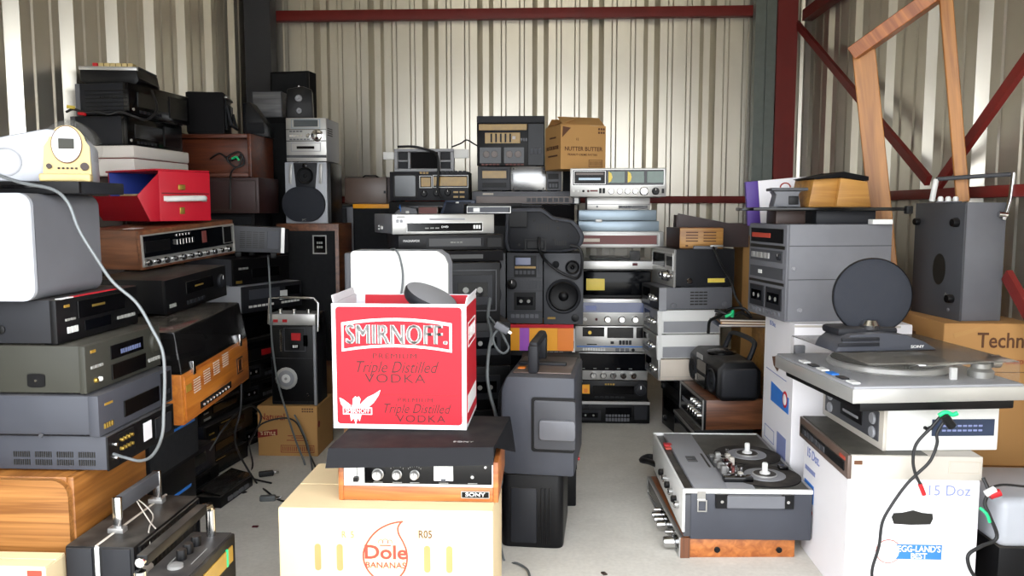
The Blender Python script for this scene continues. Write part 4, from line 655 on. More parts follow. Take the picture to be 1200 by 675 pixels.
o, _ = comp('stereo_speaker', 'charcoal two-way speaker right of the compact stereo', 'speaker', 637, yc - .02, z, (xd_ - xc_, .25, hcs), 0, 'FL', 'charcoal', 'dark_grey', [('O', .5, .4, .098, 'black', 'charcoal'), ('O', .72, .8, .04, 'black', 'charcoal'), ('D', .3, .84, .02, 'grille', 'tweeter', .004), ('D', .8, .1, .022, 'black', 'port', .004), ('W', .1, .3, .08, .11, 'amber', 'badge', .001)], bev=.012)
o, _ = comp('stereo_speaker', 'charcoal two-way speaker left of the compact stereo', 'speaker', 592.5, yc - .02, z, (xd_ - xc_, .25, hcs), 0, 'FR', 'charcoal', 'dark_grey', [('O', .45, .42, .098, 'black', 'charcoal'), ('O', .72, .82, .04, 'black', 'charcoal'), ('W', .1, .3, .08, .11, 'amber', 'badge', .001)], bev=.012)
# rear shell of a television / boombox on top
zt5 = z + hcs
r = empty('television_set', (xat(592, 4.42, zt5), 4.42, zt5)); tag(r, 'dark grey moulded television back with vent slots above the compact stereo', 'television')
K = 4.42 / 950
poly = [((u - 592) * K, (292 - v) * K * 1.0) for u, v in ((594, 290), (660, 291), (676, 288), (683, 281), (685, 272), (680, 262), (672, 253), (648, 249), (640, 242), (633, 238), (595, 239), (592, 246), (591, 280))]
prism('shell', 'slate', r, poly, .02, .26, 'y', None, .014)
prism('rear_panel', 'charcoal', r, [(x * .9 + .02, y * .86 + .012) for x, y in poly], .0, .03, 'y', None, .008)
m = Matrix(((1, 0, 0, 0), (0, 0, -1, 0), (0, 1, 0, 0), (0, 0, 0, 1)))
feats(r, m, K, K, [('W', 5, 26, 31, 49, 'black', 'handle_box', .03), ('S', 36, 53, 25, 36, 6, 1, 'black_print'), ('F', 23, 48, 3, 17, .008, 'black', .014), ('W', 26, 45, 6, 14, 'black', 'socket_plate', .004), ('S', 58, 72, 9, 15, 6, 1, 'black_print')] + [('D', x, y, .007, 'black_print', 'screw_hole', .003) for x, y in ((28, 12), (34, 39), (60, 38), (58, 16), (74, 20), (62, 30), (16, 10))])
box('handle_top', 'charcoal', r, .02, .2, .03, .2, 54 * K, 57 * K, .01)
tag(tube('mains_cable', 'cord_black', None, [pt(632, 278, 4.38), pt(632, 292, 4.36), pt(640, 306, 4.42), pt(655, 318, 4.43), pt(668, 324, 4.43), pt(676, 326, 4.44), pt(681, 318, 4.4), pt(682, 300, 4.38), pt(678, 290, 4.38), pt(668, 288, 4.38)], .008, 6), 'black mains cord draped across the right compact stereo speaker', 'cord')
# ---------------------------------------------------------------- rear cabinet with the wide unit and stacked stereo
yr = 5.15; zr1 = zat(610, 240, yr); zr2 = zat(610, 224, yr)
o, zz = comp('media_cabinet', 'dark rear cabinet under the wide grey player by the back wall', 'cabinet', 560, yr + .03, 0, (.62, .34, zr1), 0, 'FL', 'dark_brown', 'black_matte', [('W', .03, .49, .03, .9, 'black', 'door', .006), ('W', .51, .97, .03, .9, 'black', 'door', .006), ('D', .46, .5, .01, 'brushed', 'knob', .02), ('D', .54, .5, .01, 'brushed', 'knob', .02)], feet=False)
o, zz = comp('wide_player', 'wide grey front-loading player below the stacked black stereo', 'receiver', 553, yr, zz, (xat(680, yr, zr1) - xat(553, yr, zr1), .34, zr2 - zr1), 0, 'FL', 'grey', 'grey', [('W', .04, .93, .12, .62, 'bronze', 'dial_glass', .003), ('W', .1, .2, .72, .86, 'warm_white', 'badge', .001), ('B', .5, .9, .2, .5, 8, 'dark_grey'), ('W', .945, .985, .1, .7, 'silver', 'end_cap', .006)])
o, zsd = comp('silver_deck', 'dark deck with a bright outlined window lying on the silver disc player', 'cassette deck', 546, 3.68, Z_DVD, (.21, .12, .036), 12, 'FL', 'charcoal', 'charcoal', [('F', .02, .98, .1, .95, .003, 'white', .005), ('W', .16, .3, .25, .75, 'white', 'label', .003), ('W', .05, .94, .15, .9, 'slate', 'display_window', .002)], feet=False)
r = empty('loose_tray', (xat(548, 3.66, zsd), 3.66, zsd), 14); tag(r, 'thin black lid lying on the dark outlined deck', 'lid'); box('plate', 'black', r, 0, .25, 0, .14, 0, .008, .003); box('lip', 'black', r, 0, .25, -.004, .004, .0, .012, .002)
w_ = xat(598, yr, zz) - xat(560, yr, zz); h_ = zat(580, 195, yr) - zz
o, z5 = comp('cassette_deck', 'small grey deck with one amber window under the stacked black stereo', 'cassette deck', 560, yr, zz, (w_, .28, h_), 0, 'FL', 'dark_grey', 'dark_grey', [('W', .14, .88, .52, .82, 'amber'), ('F', .1, .92, .46, .88, .003, 'charcoal', .004), ('W', .14, .88, .16, .34, 'black', 'tape_slot', .004)])
o, _ = comp('reflective_deck', 'mirror-bright silver deck between the amber deck and the nut cookie carton', 'cassette deck', 598.5, yr - .01, zz, (xat(640, yr, zz) - xat(598.5, yr, zz), .28, h_), 0, 'FL', 'grey', 'steel_mirror', [('D', .08, .9, .005, 'dark_grey', 'screw'), ('D', .92, .9, .005, 'dark_grey', 'screw'), ('D', .08, .1, .005, 'dark_grey', 'screw'), ('D', .92, .1, .005, 'dark_grey', 'screw'), ('W', .02, .06, .3, .7, 'mid_grey', 'hinge', .006)])
o, _ = comp('tape_player', 'narrow grey tape player right of the mirror-bright deck', 'cassette deck', 640.5, yr, zz, (xat(658, yr, zz) - xat(640.5, yr, zz), .26, h_), 0, 'FL', 'dark_grey', 'grey', [('W', .1, .8, .48, .7, 'black', 'tape_slot', .004), ('W', .1, .8, .1, .38, 'charcoal', 'keypad', .004), ('B', .15, .75, .15, .3, 3, 'grey', .007)])
ws_ = xat(638, yr, z5) - xat(559, yr, z5); hs_ = zat(600, 136, yr) - z5
o, _ = comp('stacked_stereo', 'tall black stereo with amber dials and twin cassette decks near the back wall', 'stereo', 559, yr, z5, (ws_, .3, hs_), 0, 'FL', 'black', 'black', [('W', .0, 1, .87, 1, 'charcoal', 'lid_edge', .006), ('W', .03, .74, .72, .84, 'amber', 'dial_scale', .003), ('W', .12, .64, .46, .67, 'amber', 'equaliser', .003), ('W', .04, .36, .06, .38, 'black_gloss', 'cassette_door', .008), ('W', .4, .7, .06, .38, 'black_gloss', 'cassette_door', .008), ('W', .76, .99, .02, .84, 'dark_glass', 'glass_door', .012), ('B', .78, .96, .24, .36, 3, 'slate', .016)] + [('B', .2 + .07 * i, .23 + .07 * i, .48, .65, 1, 'black', .01) for i in range(5)] + [('D', x, .24, .022, 'bronze', 'spool', .01) for x in (.14, .26, .48, .61)] + [('B', .52, .58, .54, .6, 1, 'warm_white', .006), ('B', .06, .34, .02, .05, 5, 'red_brown', .01), ('B', .42, .7, .02, .05, 5, 'red_brown', .01), ('B', .64, .75, .5, .56, 3, 'grey', .008)])
# ================================================================= right component tower on the floor
ym = 4.85; um = 672
Vv = [497, 470, 446, 413, 382, 350, 318, 290, 271, 246, 231]
Z = [max(0, zat(715, v, ym)) for v in Vv]; Z[0] = 0
w5 = .435
o, z = comp('cassette_receiver', 'black cassette receiver on the floor at the foot of the middle tower', 'receiver', 672, ym, Z[0], (.46, .36, Z[1]), 0, 'FL', 'black', 'black', [('W', .0, 1, .86, .99, 'silver', 'top_trim', .006), ('C', .06, .36, .15, .6, 'charcoal'), ('W', .42, .76, .3, .72, 'dark_glass'), ('B', .42, .74, .12, .26, 8, 'grey', .006), ('B', .42, .74, .32, .42, 8, 'grey', .006), ('W', .8, .97, .2, .8, 'charcoal', 'speaker_plate', .004), ('D', .12, .74, .012, 'charcoal', 'button', .006), ('D', .22, .74, .012, 'charcoal', 'button', .006)])
o, z = comp('video_recorder', 'black recorder with a yellow sticker and jog dial in the middle tower', 'video recorder', 672, ym, z, (.445, .36, Z[2] - z), 0, 'FL', 'black', 'black', [('W', .1, .22, .35, .8, 'yellow_print', 'sticker', .003), ('W', .14, .19, .4, .6, 'orange_print', 'sticker', .004), ('W', .26, .82, .35, .75, 'black_gloss', 'tape_flap', .004), ('B', .42, .56, .78, .86, 4, 'amber', .003), ('K', .91, .55, .035, 'charcoal', .014), ('W', .0, .12, .9, 1, 'white', 'label', .001), ('B', .28, .7, .14, .22, 6, 'charcoal', .005)])
o, z = comp('stereo_receiver', 'silver receiver with dark glass dial and five knobs in the middle tower', 'receiver', 672, ym, z, (w5 + .01, .36, Z[3] - z), 0, 'FL', 'charcoal', 'silver', [('W', .0, 1, .36, .97, 'dark_glass', 'dial_glass', .004)] + [('K', .27 + .135 * i, .18, .018, 'chrome', .024) for i in range(5)] + [('D', .09, .2, .008, 'black', 'headphone_jack', .006)] + [('B', .1 + .16 * i, .16 + .16 * i, .42, .44, 1, 'grey_print', .005) for i in range(5)])
o, z = comp('cassette_deck', 'silver cassette deck with two small windows in the middle tower', 'cassette deck', 674, ym, z, (w5, .34, Z[4] - z), 0, 'FL', 'silver', 'silver', [('W', .1, .4, .6, .95, 'dark_glass', 'cassette_window', .004), ('D', .2, .75, .012, 'gold', 'spool', .007), ('W', .44, .8, .55, .95, 'black_gloss', 'meter_window', .004), ('W', .84, .99, .55, .95, 'black_gloss', 'counter_window', .004), ('W', .02, .98, .2, .24, 'blue_print', 'blue_line', .002), ('B', .1, .42, .06, .16, 9, 'white', .01), ('B', .55, .75, .04, .16, 3, 'grey', .01), ('D', .8, .1, .01, 'black', 'jack', .006), ('B', .48, .54, .32, .42, 1, 'charcoal', .005), ('B', .6, .78, .3, .46, 4, 'charcoal', .005), ('W', .16, .3, .28, .32, 'black_print', 'caption', .001)])
o, _ = comp('narrow_tape_box', 'white cassette case wedged left of the silver cassette deck', 'box', 667, ym - .05, Z[3] + .0, (.035, .12, (Z[4] - Z[3]) * .95), 0, 'FL', 'white', 'white', [('W', .2, .8, .2, .5, 'grey', 'label', .001)], feet=False)
o, z = comp('stereo_receiver', 'silver receiver with a blue dial window in the middle tower', 'receiver', 679, ym, z, (w5 * .97, .36, Z[5] - z), 0, 'FL', 'silver', 'silver', [('W', .05, .97, .5, .86, 'blue_glass', 'dial_glass', .003), ('W', .08, .24, .56, .74, 'pale_blue_print', 'dial_scale', .004), ('F', .04, .99, .46, .9, .003, 'white', .005), ('K', .08, .24, .011, 'white', .012), ('D', .24, .24, .008, 'dark_red_print', 'button', .006)] + [('K', x, .24, .02, 'chrome', .022) for x in (.4, .6, .79, .97)])
# record player with dark gloss cover
def small_tt(name, label, u, z, w, h, base_m, cov, plinth):
    r = empty(name, (xat(u, ym, z), ym, z)); tag(r, label, 'record player')
    box('plinth', base_m, r, 0, w, .0, .36, .004, plinth, .003); box('platter', 'charcoal', r, w * .15, w * .7, .06, .32, plinth, plinth + .015, .006)
    bm = bmesh.new(); bm_box(bm, .004, w - .004, .004, .355, plinth, h - .002, .006); bmesh.ops.delete(bm, geom=[f for f in bm.faces if f.calc_center_median().z < plinth + .0005], context='FACES'); from_bm('dust_cover', bm, cov, r)
    for x in (.05, w - .08): box('foot', 'black', r, x, x + .03, .04, .07, 0, .005, .001)
    return r, z + h
r, z = small_tt('record_player', 'record player with dark glossy lid and a yellow card inside, middle tower', 679, z, .43, Z[6] - z, 'black', 'dark_glass', .02)
box('yellow_card', 'yellow_card', r, .04, .15, -.002, .003, .05, .12, .001)
r, z = small_tt('record_player', 'record player with silver front strip and clear lid, middle tower', 680, z, .44, Z[7] - z, 'silver', 'clear', .062)
box('arm_rest', 'charcoal', r, .3, .36, .05, .1, .062, .12, .003); box('start_lever', 'dark_red_print', r, .31, .34, -.006, .002, .034, .05, .002); box('trim_line', 'black_gloss', r, 0, .44, -.002, .004, .006, .014, .001)
o, z = comp('radio_phonograph', 'silver unit with a brown dial strip framed in white, middle tower', 'radio', 678, ym - .03, z, (.5, .38, Z[8] - z), 0, 'FL', 'silver', 'silver', [('W', .03, .92, .22, .76, 'red_brown', 'dial_strip', .003), ('F', .02, .95, .12, .88, .005, 'white', .006), ('W', .05, .25, .36, .56, 'warm_white', 'dial_scale', .005)], feet=False)
r = empty('metal_lid_box', (xat(678, ym, z), ym, z)); tag(r, 'blue-grey metal box with a horizontal seam in the middle tower', 'box'); hq = Z[9] - z
box('base', 'blue_grey', r, 0, .475, 0, .36, 0, hq * .48, .004); box('lid', 'blue_grey', r, .0, .46, .002, .36, hq * .5, hq, .004); box('hinge', 'brushed', r, .1, .14, -.003, .002, hq * .42, hq * .56, .001)
z += hq
o, z = comp('disc_player', 'thin silver player with clear lid under the four-channel receiver', 'record player', 688, ym, z, (.37, .32, Z[10] - z), 0, 'FL', 'silver', 'silver', [('W', .5, .96, .1, .34, 'black_gloss', 'display_window', .003), ('B', .55, .7, .14, .3, 4, 'grey', .005), ('D', .16, .26, .006, 'grey', 'button', .005), ('W', .0, 1, .42, .46, 'grey', 'seam', .001)], feet=False)
zq0 = z; yq = 4.72; hq = zat(720, 197, yq) - z
o, z = comp('quad_receiver', 'wide silver receiver with green meters and a row of knobs atop the middle tower', 'receiver', 668, yq, z, (xat(780, yq, z) - xat(668, yq, z), .42, hq), -3, 'FL', 'silver', 'silver', [('W', .03, .97, .4, .93, 'black_gloss', 'meter_panel', .003), ('F', .02, .98, .38, .96, .004, 'silver', .006), ('W', .04, .37, .46, .9, 'black', 'tuner_surround', .005), ('W', .09, .32, .58, .66, 'blue_grey', 'dial_scale', .007), ('F', .04, .37, .44, .9, .003, 'silver', .007), ('W', .06, .35, .76, .84, 'bronze', 'dial_line', .007)] + [('W', .4 + .2 * i, .57 + .2 * i, .48, .88, 'green_glass', 'level_meter', .005) for i in range(3)] + [('P', [(.4 + .2 * i, .48), (.43 + .2 * i, .54), (.44 + .2 * i, .68), (.43 + .2 * i, .82), (.4 + .2 * i, .88)], 'yellow_card', 'meter_edge', .006) for i in range(2)] + [('K', x, .19, .016, 'chrome', .02) for x in (.43, .52, .6, .68)] + [('K', .77, .19, .024, 'chrome', .022), ('K', .89, .19, .02, 'black', .02)] + [('D', x, .2, .007, c_, 'button', .006) for x, c_ in ((.04, 'white'), (.09, 'white'), (.14, 'black'), (.19, 'dark_red_print'))] + [('W', .21, .29, .18, .24, 'red_brown', 'badge', .001), ('B', .3, .37, .12, .3, 2, 'black', .01), ('B', .95, .98, .12, .28, 1, 'black', .01)], feet=False)
# cookie carton
yk = 4.8; zk0 = z
r = empty('cookie_carton', (xat(657, yk, z), yk, z), 20); tag(r, 'small brown cookie carton with torn top on the four-channel receiver', 'box')
wk = .285; hk = zat(680, 146, yk) - z; dk = .27
for nm, a in (('front_wall', (0, wk, 0, .005)), ('back_wall', (0, wk, dk - .005, dk)), ('side_wall', (0, .005, .005, dk - .005)), ('side_wall', (wk - .005, wk, .005, dk - .005))): box(nm, 'cardboard', r, a[0], a[1], a[2], a[3], 0, hk, .001, 1)
box('base', 'cardboard', r, .005, wk - .005, .005, dk - .005, 0, .005, .001, 1)
for p, q, ang, ax in ((0, .1, 32, 0), (dk, -.1, -28, 0)): box('top_flap', 'cardboard', r, .01, wk - .01, 0 if q > 0 else q, q if q > 0 else 0, 0, .004, .001, 1, Matrix.Translation((0, p, hk)) @ Matrix.Rotation(R(ang), 4, 'X'))
box('top_flap', 'cardboard', r, 0, .11, .01, dk - .01, 0, .004, .001, 1, Matrix.Translation((0.0, 0, hk)) @ Matrix.Rotation(R(-22), 4, 'Y'))
m, W, HH = face('front', 0, wk, dk, hk); feats(r, m, W, HH, [('T', .5, .46, .034, 'NUTTER BUTTER', 'brown_ink', .92, .014), ('T', .48, .33, .017, 'PEANUT CREME PATTIES', 'brown_ink', 1, .008), ('F', .62, .93, .05, .22, .003, 'brown_ink', .001), ('S', .64, .91, .07, .2, 12, 1, 'brown_ink'), ('P', [(.03, .72), (.22, .94), (.04, .97)], 'brown_ink', 'print_corner'), ('B', .82, .98, .9, .95, 3, 'brown_ink', .001), ('B', .82, .98, .82, .87, 3, 'brown_ink', .001), ('T', .36, .68, .02, '12', 'brown_ink')])
m, W, HH = face('left', 0, wk, dk, hk); feats(r, m, W, HH, [('T', .5, .5, .03, 'NUTTER BUTTER', 'brown_ink', .9, .014), ('W', .2, .8, .3, .34, 'brown_ink', 'print_line', .001), ('W', .3, .7, .72, .76, 'brown_ink', 'print_line', .001)])
# dark speaker wedged left of the receiver
o, _ = comp('shelf_speaker', 'black speaker side by side with the narrow tape player at the rear', 'speaker', 659.5, yr + .05, zz, (.055, .2, h_ * .95), 0, 'FL', 'black_matte', 'black', [('W', .1, .9, .05, .95, 'grille', 'grille', .003)], feet=False)
# ================================================================= big grey portable set in the aisle
yp = 3.02; r = empty('subwoofer', (xat(587, yp, 0), yp, 0), -4); tag(r, 'black plastic subwoofer with ribbed corner standing on the floor in the aisle', 'speaker')
wp = xat(660, yp, .1) - xat(587, yp, .1); hp = zat(630, 556, yp)
prism('body', 'black', r, rrect(0, wp, 0, .4, .03, 5), 0, hp, 'z', None, .008)
box('front_inset', 'charcoal', r, wp * .16, wp * .58, -.006, .02, .02, hp - .05, .006)
for i in range(3): box('rib', 'black', r, wp * .64 + i * .016, wp * .64 + i * .016 + .008, -.005, .01, .02, hp - .05, .002)
box('top_dish', 'black_matte', r, .03, wp - .02, .03, .36, hp - .004, hp + .004, .004)
zz2 = hp + .005
r = empty('projection_set', (xat(592, 3.0, zz2), 3.0, zz2), -6); tag(r, 'large dark grey portable set with a square carrying handle standing on the subwoofer', 'television')
wq = xat(670, 3.0, zz2) - xat(592, 3.0, zz2) + .01; hq = zat(630, 441, 3.0) - zz2
prism('body', 'slate', r, [(-.02, .03), (.0, .0), (wq, 0), (wq, hq), (.005, hq), (-.016, hq - .05)], 0, .42, 'y', None, .012)
prism('front_bulge', 'black', r, [(-.04, .04), (-.015, .02), (-.012, hq - .03), (-.032, hq - .08)], .03, .4, 'y', None, .006)
prism('recess_frame', 'black', r, rrect(wq * .38, wq + .002, hq * .25, hq * .8, .012), -.004, .02, 'y'); prism('recess_panel', 'dark_grey', r, rrect(wq * .42, wq + .003, hq * .28, hq * .77, .01), -.008, .02, 'y', None, .003)
prism('scoop', 'grey', r, rrect(wq * .5, wq + .004, hq * .38, hq * .58, .012), -.02, .01, 'y', None, .004)
box('top_deck', 'bronze', r, .02, wq - .02, .06, .4, hq, hq + .006, .003); box('top_ridge', 'charcoal', r, .02, wq - .05, .2, .24, hq + .004, hq + .016, .004); box('lens_port', 'orange_print', r, .03, .06, .12, .15, hq + .004, hq + .01, .003)
box('handle_post', 'charcoal', r, wq * .3, wq * .45, .05, .1, hq, hq + .11, .01); box('handle_post', 'charcoal', r, wq * .3, wq * .45, .34, .38, hq, hq + .11, .01); box('handle_grip', 'charcoal', r, wq * .31, wq * .44, .06, .37, hq + .09, hq + .122, .01)
# ---------------------------------------------------------------- units behind with green labels
r = empty('terminal_speaker', (xat(663, 3.46, 0), 3.46, 0)); tag(r, 'narrow black speaker with red terminals behind the subwoofer', 'speaker')
hts_ = .28; box('case', 'black', r, -.24, .045, 0, .3, .0, hts_, .006); 
for zt6 in (.2, .24): lathe('terminal', 'red_plastic', r, ((.008, 0), (.008, .016), (0, .016)), Matrix.Translation((.045, .05, zt6)) @ Matrix.Rotation(R(90), 4, 'Y'), 10)
box('terminal_plate', 'charcoal', r, .044, .048, .02, .1, .16, .26, .001)
tag(tube('speaker_wire', 'cord_black', None, [pt(668, 566, 3.5), pt(674, 580, 3.48), pt(673, 600, 3.48), pt(678, 606, 3.5), pt(676, 620, 3.5), pt(668, 628, 3.46), pt(662, 632, 3.4)], .004, 6), 'thin black wire from the red terminals behind the subwoofer', 'wire')
z = hts_
z6 = zat(670, 528, 3.44); o, z = comp('tuner', 'small silver-fronted tuner under the black units with green labels', 'tuner', 676, 3.44, z, (.3, .3, max(.06, z6 - z)), 0, 'FR', 'charcoal', 'silver', [('W', .1, .9, .4, .7, 'dark_glass'), ('B', .6, .95, .1, .25, 3, 'grey')], {'right': [('W', .0, .1, .1, .9, 'silver', 'edge_cap', .004)]})
for i, (v, lb) in enumerate(((488, 'black component with a green looped label, lower of the two behind the portable set'), (428, 'black component with a small green label, upper of the two behind the portable set'))):
    z7 = zat(670, v, 3.44); o, z = comp('component', lb, 'stereo', 682 - 2 * (1 - i) , 3.44, z, (.27, .32, z7 - z), 0, 'FR', 'black', 'black', [('W', .86, .98, .1, .9, 'charcoal', 'end_cap', .006), ('W', .9, .95, .3, .45 if i else .6, 'green_tie', 'label', .009), ('W', .1, .8, .4, .8, 'dark_glass')])
# ================================================================= tangle of leads beside the portable set
tag(tube('white_lead', 'cord_grey', None, [pt(574, 350, 3.4), pt(572, 372, 3.3), pt(576, 392, 3.2), pt(573, 410, 3.15), pt(571, 440, 3.1), pt(575, 465, 3.1), pt(580, 482, 3.1), pt(583, 500, 3.12), pt(585, 530, 3.2)], .007, 6), 'pale grey lead hanging beside the portable set', 'cord')
tag(tube('white_lead', 'cord_grey', None, [pt(574, 372, 3.28), pt(584, 384, 3.2), pt(592, 398, 3.2), pt(596, 408, 3.18), pt(590, 414, 3.18), pt(582, 408, 3.18), pt(578, 394, 3.18), pt(588, 382, 3.2)], .005, 6), 'looped pale lead over the yellow striped carton', 'cord')
r = empty('lead_connector', pt(588, 384, 3.17)); tag(r, 'grey plug block hanging in front of the yellow carton', 'plug'); box('block', 'grey', r, -.03, .03, -.01, .01, -.014, .014, .004, 2, Matrix.Rotation(R(30), 4, 'Y')); box('prong', 'chrome', r, .03, .045, -.002, .002, -.006, .006, .001, 1, Matrix.Rotation(R(30), 4, 'Y'))
# ================================================================= right middle tower
yt = 4.5
zb = lambda v: zat(800, v, yt)
o, z = comp('stereo_receiver', 'black receiver on the floor under the right middle tower', 'receiver', 800, yt, 0, (.38, .3, zb(472)), -80, 'FR', 'black', 'black', [('W', .1, .9, .5, .85, 'dark_glass'), ('K', .2, .25, .018, 'charcoal'), ('K', .8, .25, .018, 'charcoal')])
o, z = comp('stereo_receiver', 'dark receiver under three white players in the right tower', 'receiver', 796, yt, z, (.38, .3, zb(447) - z), -82, 'FR', 'charcoal', 'black', [('W', .1, .9, .5, .85, 'dark_glass'), ('K', .2, .25, .018, 'charcoal')])
fr_w = [('W', .1, .5, .45, .85, 'dark_glass'), ('K', .6, .5, .02, 'chrome', .02), ('K', .75, .5, .02, 'chrome', .02), ('K', .9, .5, .014, 'chrome', .02), ('B', .1, .5, .15, .3, 6, 'grey')]
o, z = comp('disc_player', 'off-white player, lowest of the three pale ones in the right tower', 'disc player', 771, yt, z, (.33, .36, zb(422) - z), -84, 'FR', 'warm_white', 'brushed', fr_w, {'right': [('F', .02, .98, .03, .2, .003, 'beige', .002)]})
o, z = comp('disc_player', 'white player with a grey side label, middle of the three pale ones', 'disc player', 769, yt, z, (.33, .36, zb(393) - z), -83, 'FR', 'white', 'brushed', fr_w, {'right': [('W', .1, .75, .08, .52, 'mid_grey', 'side_label', .001), ('W', .015, .07, .0, .99, 'white', 'side_cap', .004)]})
o, z = comp('disc_player', 'white player with a grey side label, top of the three pale ones', 'disc player', 770, yt, z, (.33, .36, zb(364) - z), -83, 'FR', 'white', 'brushed', fr_w, {'right': [('W', .1, .98, .1, .55, 'mid_grey', 'side_label', .001), ('W', .015, .07, .0, .99, 'white', 'side_cap', .004)]})
ven = [('S', .42, .66, .2, .85, 4, 5, 'black_print'), ('D', .2, .2, .018, 'grey', 'screw', .006), ('D', .9, .25, .018, 'grey', 'screw', .006), ('W', .0, .1, .0, 1, 'mid_grey', 'side_cap', .003)]
o, z = comp('amplifier', 'grey amplifier with vent slots on its side, right middle tower', 'amplifier', 772, yt - .02, z, (.36, .42, zb(337) - z), -81, 'FR', 'grey', 'charcoal', fr_w, {'right': ven})
o, z = comp('stereo_receiver', 'black-sided receiver with silver knobs facing left, right middle tower', 'receiver', 789, yt - .03, z, (.4, .35, zb(292) - z), -80, 'FR', 'charcoal', 'silver', [('W', .05, .6, .5, .85, 'dark_glass'), ('K', .8, .3, .03, 'chrome', .04), ('K', .6, .3, .02, 'chrome', .03), ('K', .93, .3, .014, 'chrome', .03), ('W', .7, .95, .55, .8, 'black', 'meter_window', .003), ('F', .04, .98, .44, .9, .004, 'white', .004)], {'right': [('D', .26, .18, .016, 'chrome', 'screw', .008), ('D', .88, .2, .016, 'charcoal', 'screw', .008), ('W', .56, .84, .13, .24, 'yellow_card', 'label', .001), ('W', .0, .02, .0, 1, 'silver', 'edge_bead', .004)]})
zt7 = z
r = empty('intercom_speaker', (xat(796, 4.56, z), 4.56, z), -4); tag(r, 'small orange wood radio with slotted grille on the black-sided receiver', 'radio')
ho = zat(820, 267, 4.56) - z; wo = xat(847, 4.56, z) - xat(796, 4.56, z)
box('case', 'teak', r, 0, wo, .01, .16, 0, ho, .004); box('front_panel', 'honey', r, .002, wo - .002, 0, .014, .002, ho - .002, .002); prism('side_panel', 'dark_brown', r, [(-.06, .17), (-.0, 0), (0, .16), (-.04, .2)], .0, ho, 'z', None, .002)
m, W, HH = face('front', 0, wo, .16, ho); feats(r, m, W, HH, [('S', .12, .45, .3, .85, 1, 4, 'brown_ink'), ('S', .52, .86, .3, .85, 1, 4, 'brown_ink'), ('W', .14, .2, .1, .18, 'brown_ink', 'mark', .001)])
r2 = empty('plug_board', (xat(812, 4.52, z), 4.5, z), 0); tag(r2, 'grey bar with a cord in front of the small orange radio', 'plug'); box('bar', 'grey', r2, 0, .13, 0, .03, 0, .018, .004); box('bracket', 'brushed', r2, .09, .16, -.006, .0, .012, .024, .002)
r = empty('dark_wood_case', (xat(792, 4.78, z), 4.78, z), -4); tag(r, 'dark maroon wooden case with open top behind the small orange radio', 'case')
hm = zat(830, 250, 4.78) - z; wm = xat(876, 4.78, z) - xat(792, 4.78, z)
prism('front_board', 'maroon_wood', r, [(0, 0), (wm, 0), (wm, hm * .68), (wm * .7, hm * .72), (.01, hm)], 0, .015, 'y'); box('back_board', 'maroon_wood', r, 0, wm, .2, .215, 0, hm * .7, .002); box('side_board', 'maroon_wood', r, 0, .012, .015, .2, 0, hm * .95, .002); box('side_board', 'maroon_wood', r, wm - .012, wm, .015, .2, 0, hm * .68, .002); prism('lining', 'black_matte', r, [(.012, hm * .6), (wm - .012, hm * .5), (wm - .012, hm * .62), (.012, hm * .9)], .016, .19, 'y')
tag(tube('mains_cable', 'cord_black', None, [pt(836, 290, 4.45), pt(840, 300, 4.4), pt(847, 314, 4.42), pt(854, 325, 4.43), pt(858, 334, 4.4), pt(862, 348, 4.38), pt(868, 358, 4.35), pt(872, 368, 4.3)], .007, 6), 'black cord running down the side of the black-sided receiver', 'cord')
# cardboard behind, wood bundle, foil
o, zk = flapbox('tall_carton', 'tall tan carton behind the black cords, beside the right tower', 865, 4.82, 0, (.22, .25, zat(866, 277, 4.82)), 0, 'FL', 'cardboard', [('W', .2, .8, .81, .84, 'brown_ink', 'print_line', .001), ('W', .2, .8, .76, .775, 'brown_ink', 'print_line', .001)])
yb_ = 4.08
o, zk = flapbox('plank_crate', 'orange-brown wooden crate behind the black boombox handle', 894, yb_ + .02, 0, (.27, .3, zat(870, 382, yb_ + .12)), 0, 'FL', 'honey', [('W', .05, .5, .2, .95, 'foil', 'foil_wrap', .02), ('W', .03, .52, .5, .54, 'orange_wood', 'strap', .024), ('W', .03, .52, .8, .84, 'orange_wood', 'strap', .024)], flaps=False)
zcr = zk
for i, (mm_, du) in enumerate((('slate_blue', 0), ('honey', 3), ('black', 1))):
    r = empty('folder', (xat(842 + du, 4.16, zk), 4.16, zk), -3 * i); tag(r, ('blue', 'orange', 'black')[i] + ' folder lying on the orange-brown crate', 'folder'); box('cover', mm_, r, 0, .4, 0, .24, .01, .014, .001); box('cover', mm_, r, 0, .4, 0, .24, 0, .003, .001); box('spine', mm_, r, 0, .004, 0, .24, 0, .014, .001); box('pages', 'warm_white', r, .004, .39, .004, .236, .003, .01, .0); zk += .014
tag(tube('cable_bundle', 'cord_black', None, [pt(838, 364, 4.18), pt(846, 366, 4.16), pt(858, 370, 4.15), pt(868, 366, 4.16), pt(880, 372, 4.17), pt(872, 362, 4.2), pt(856, 362, 4.2), pt(844, 370, 4.16), pt(832, 376, 4.1), pt(830, 390, 4.02)], .008, 6), 'bundle of black leads with a green tie above the boombox', 'cable')
tag(tube('cable_tie', 'green_tie', None, [pt(850, 371, 4.13), pt(857, 368, 4.12), pt(859, 364, 4.13), pt(858, 372, 4.12)], .008, 4), 'bright green tie on the black leads above the boombox', 'cable tie')
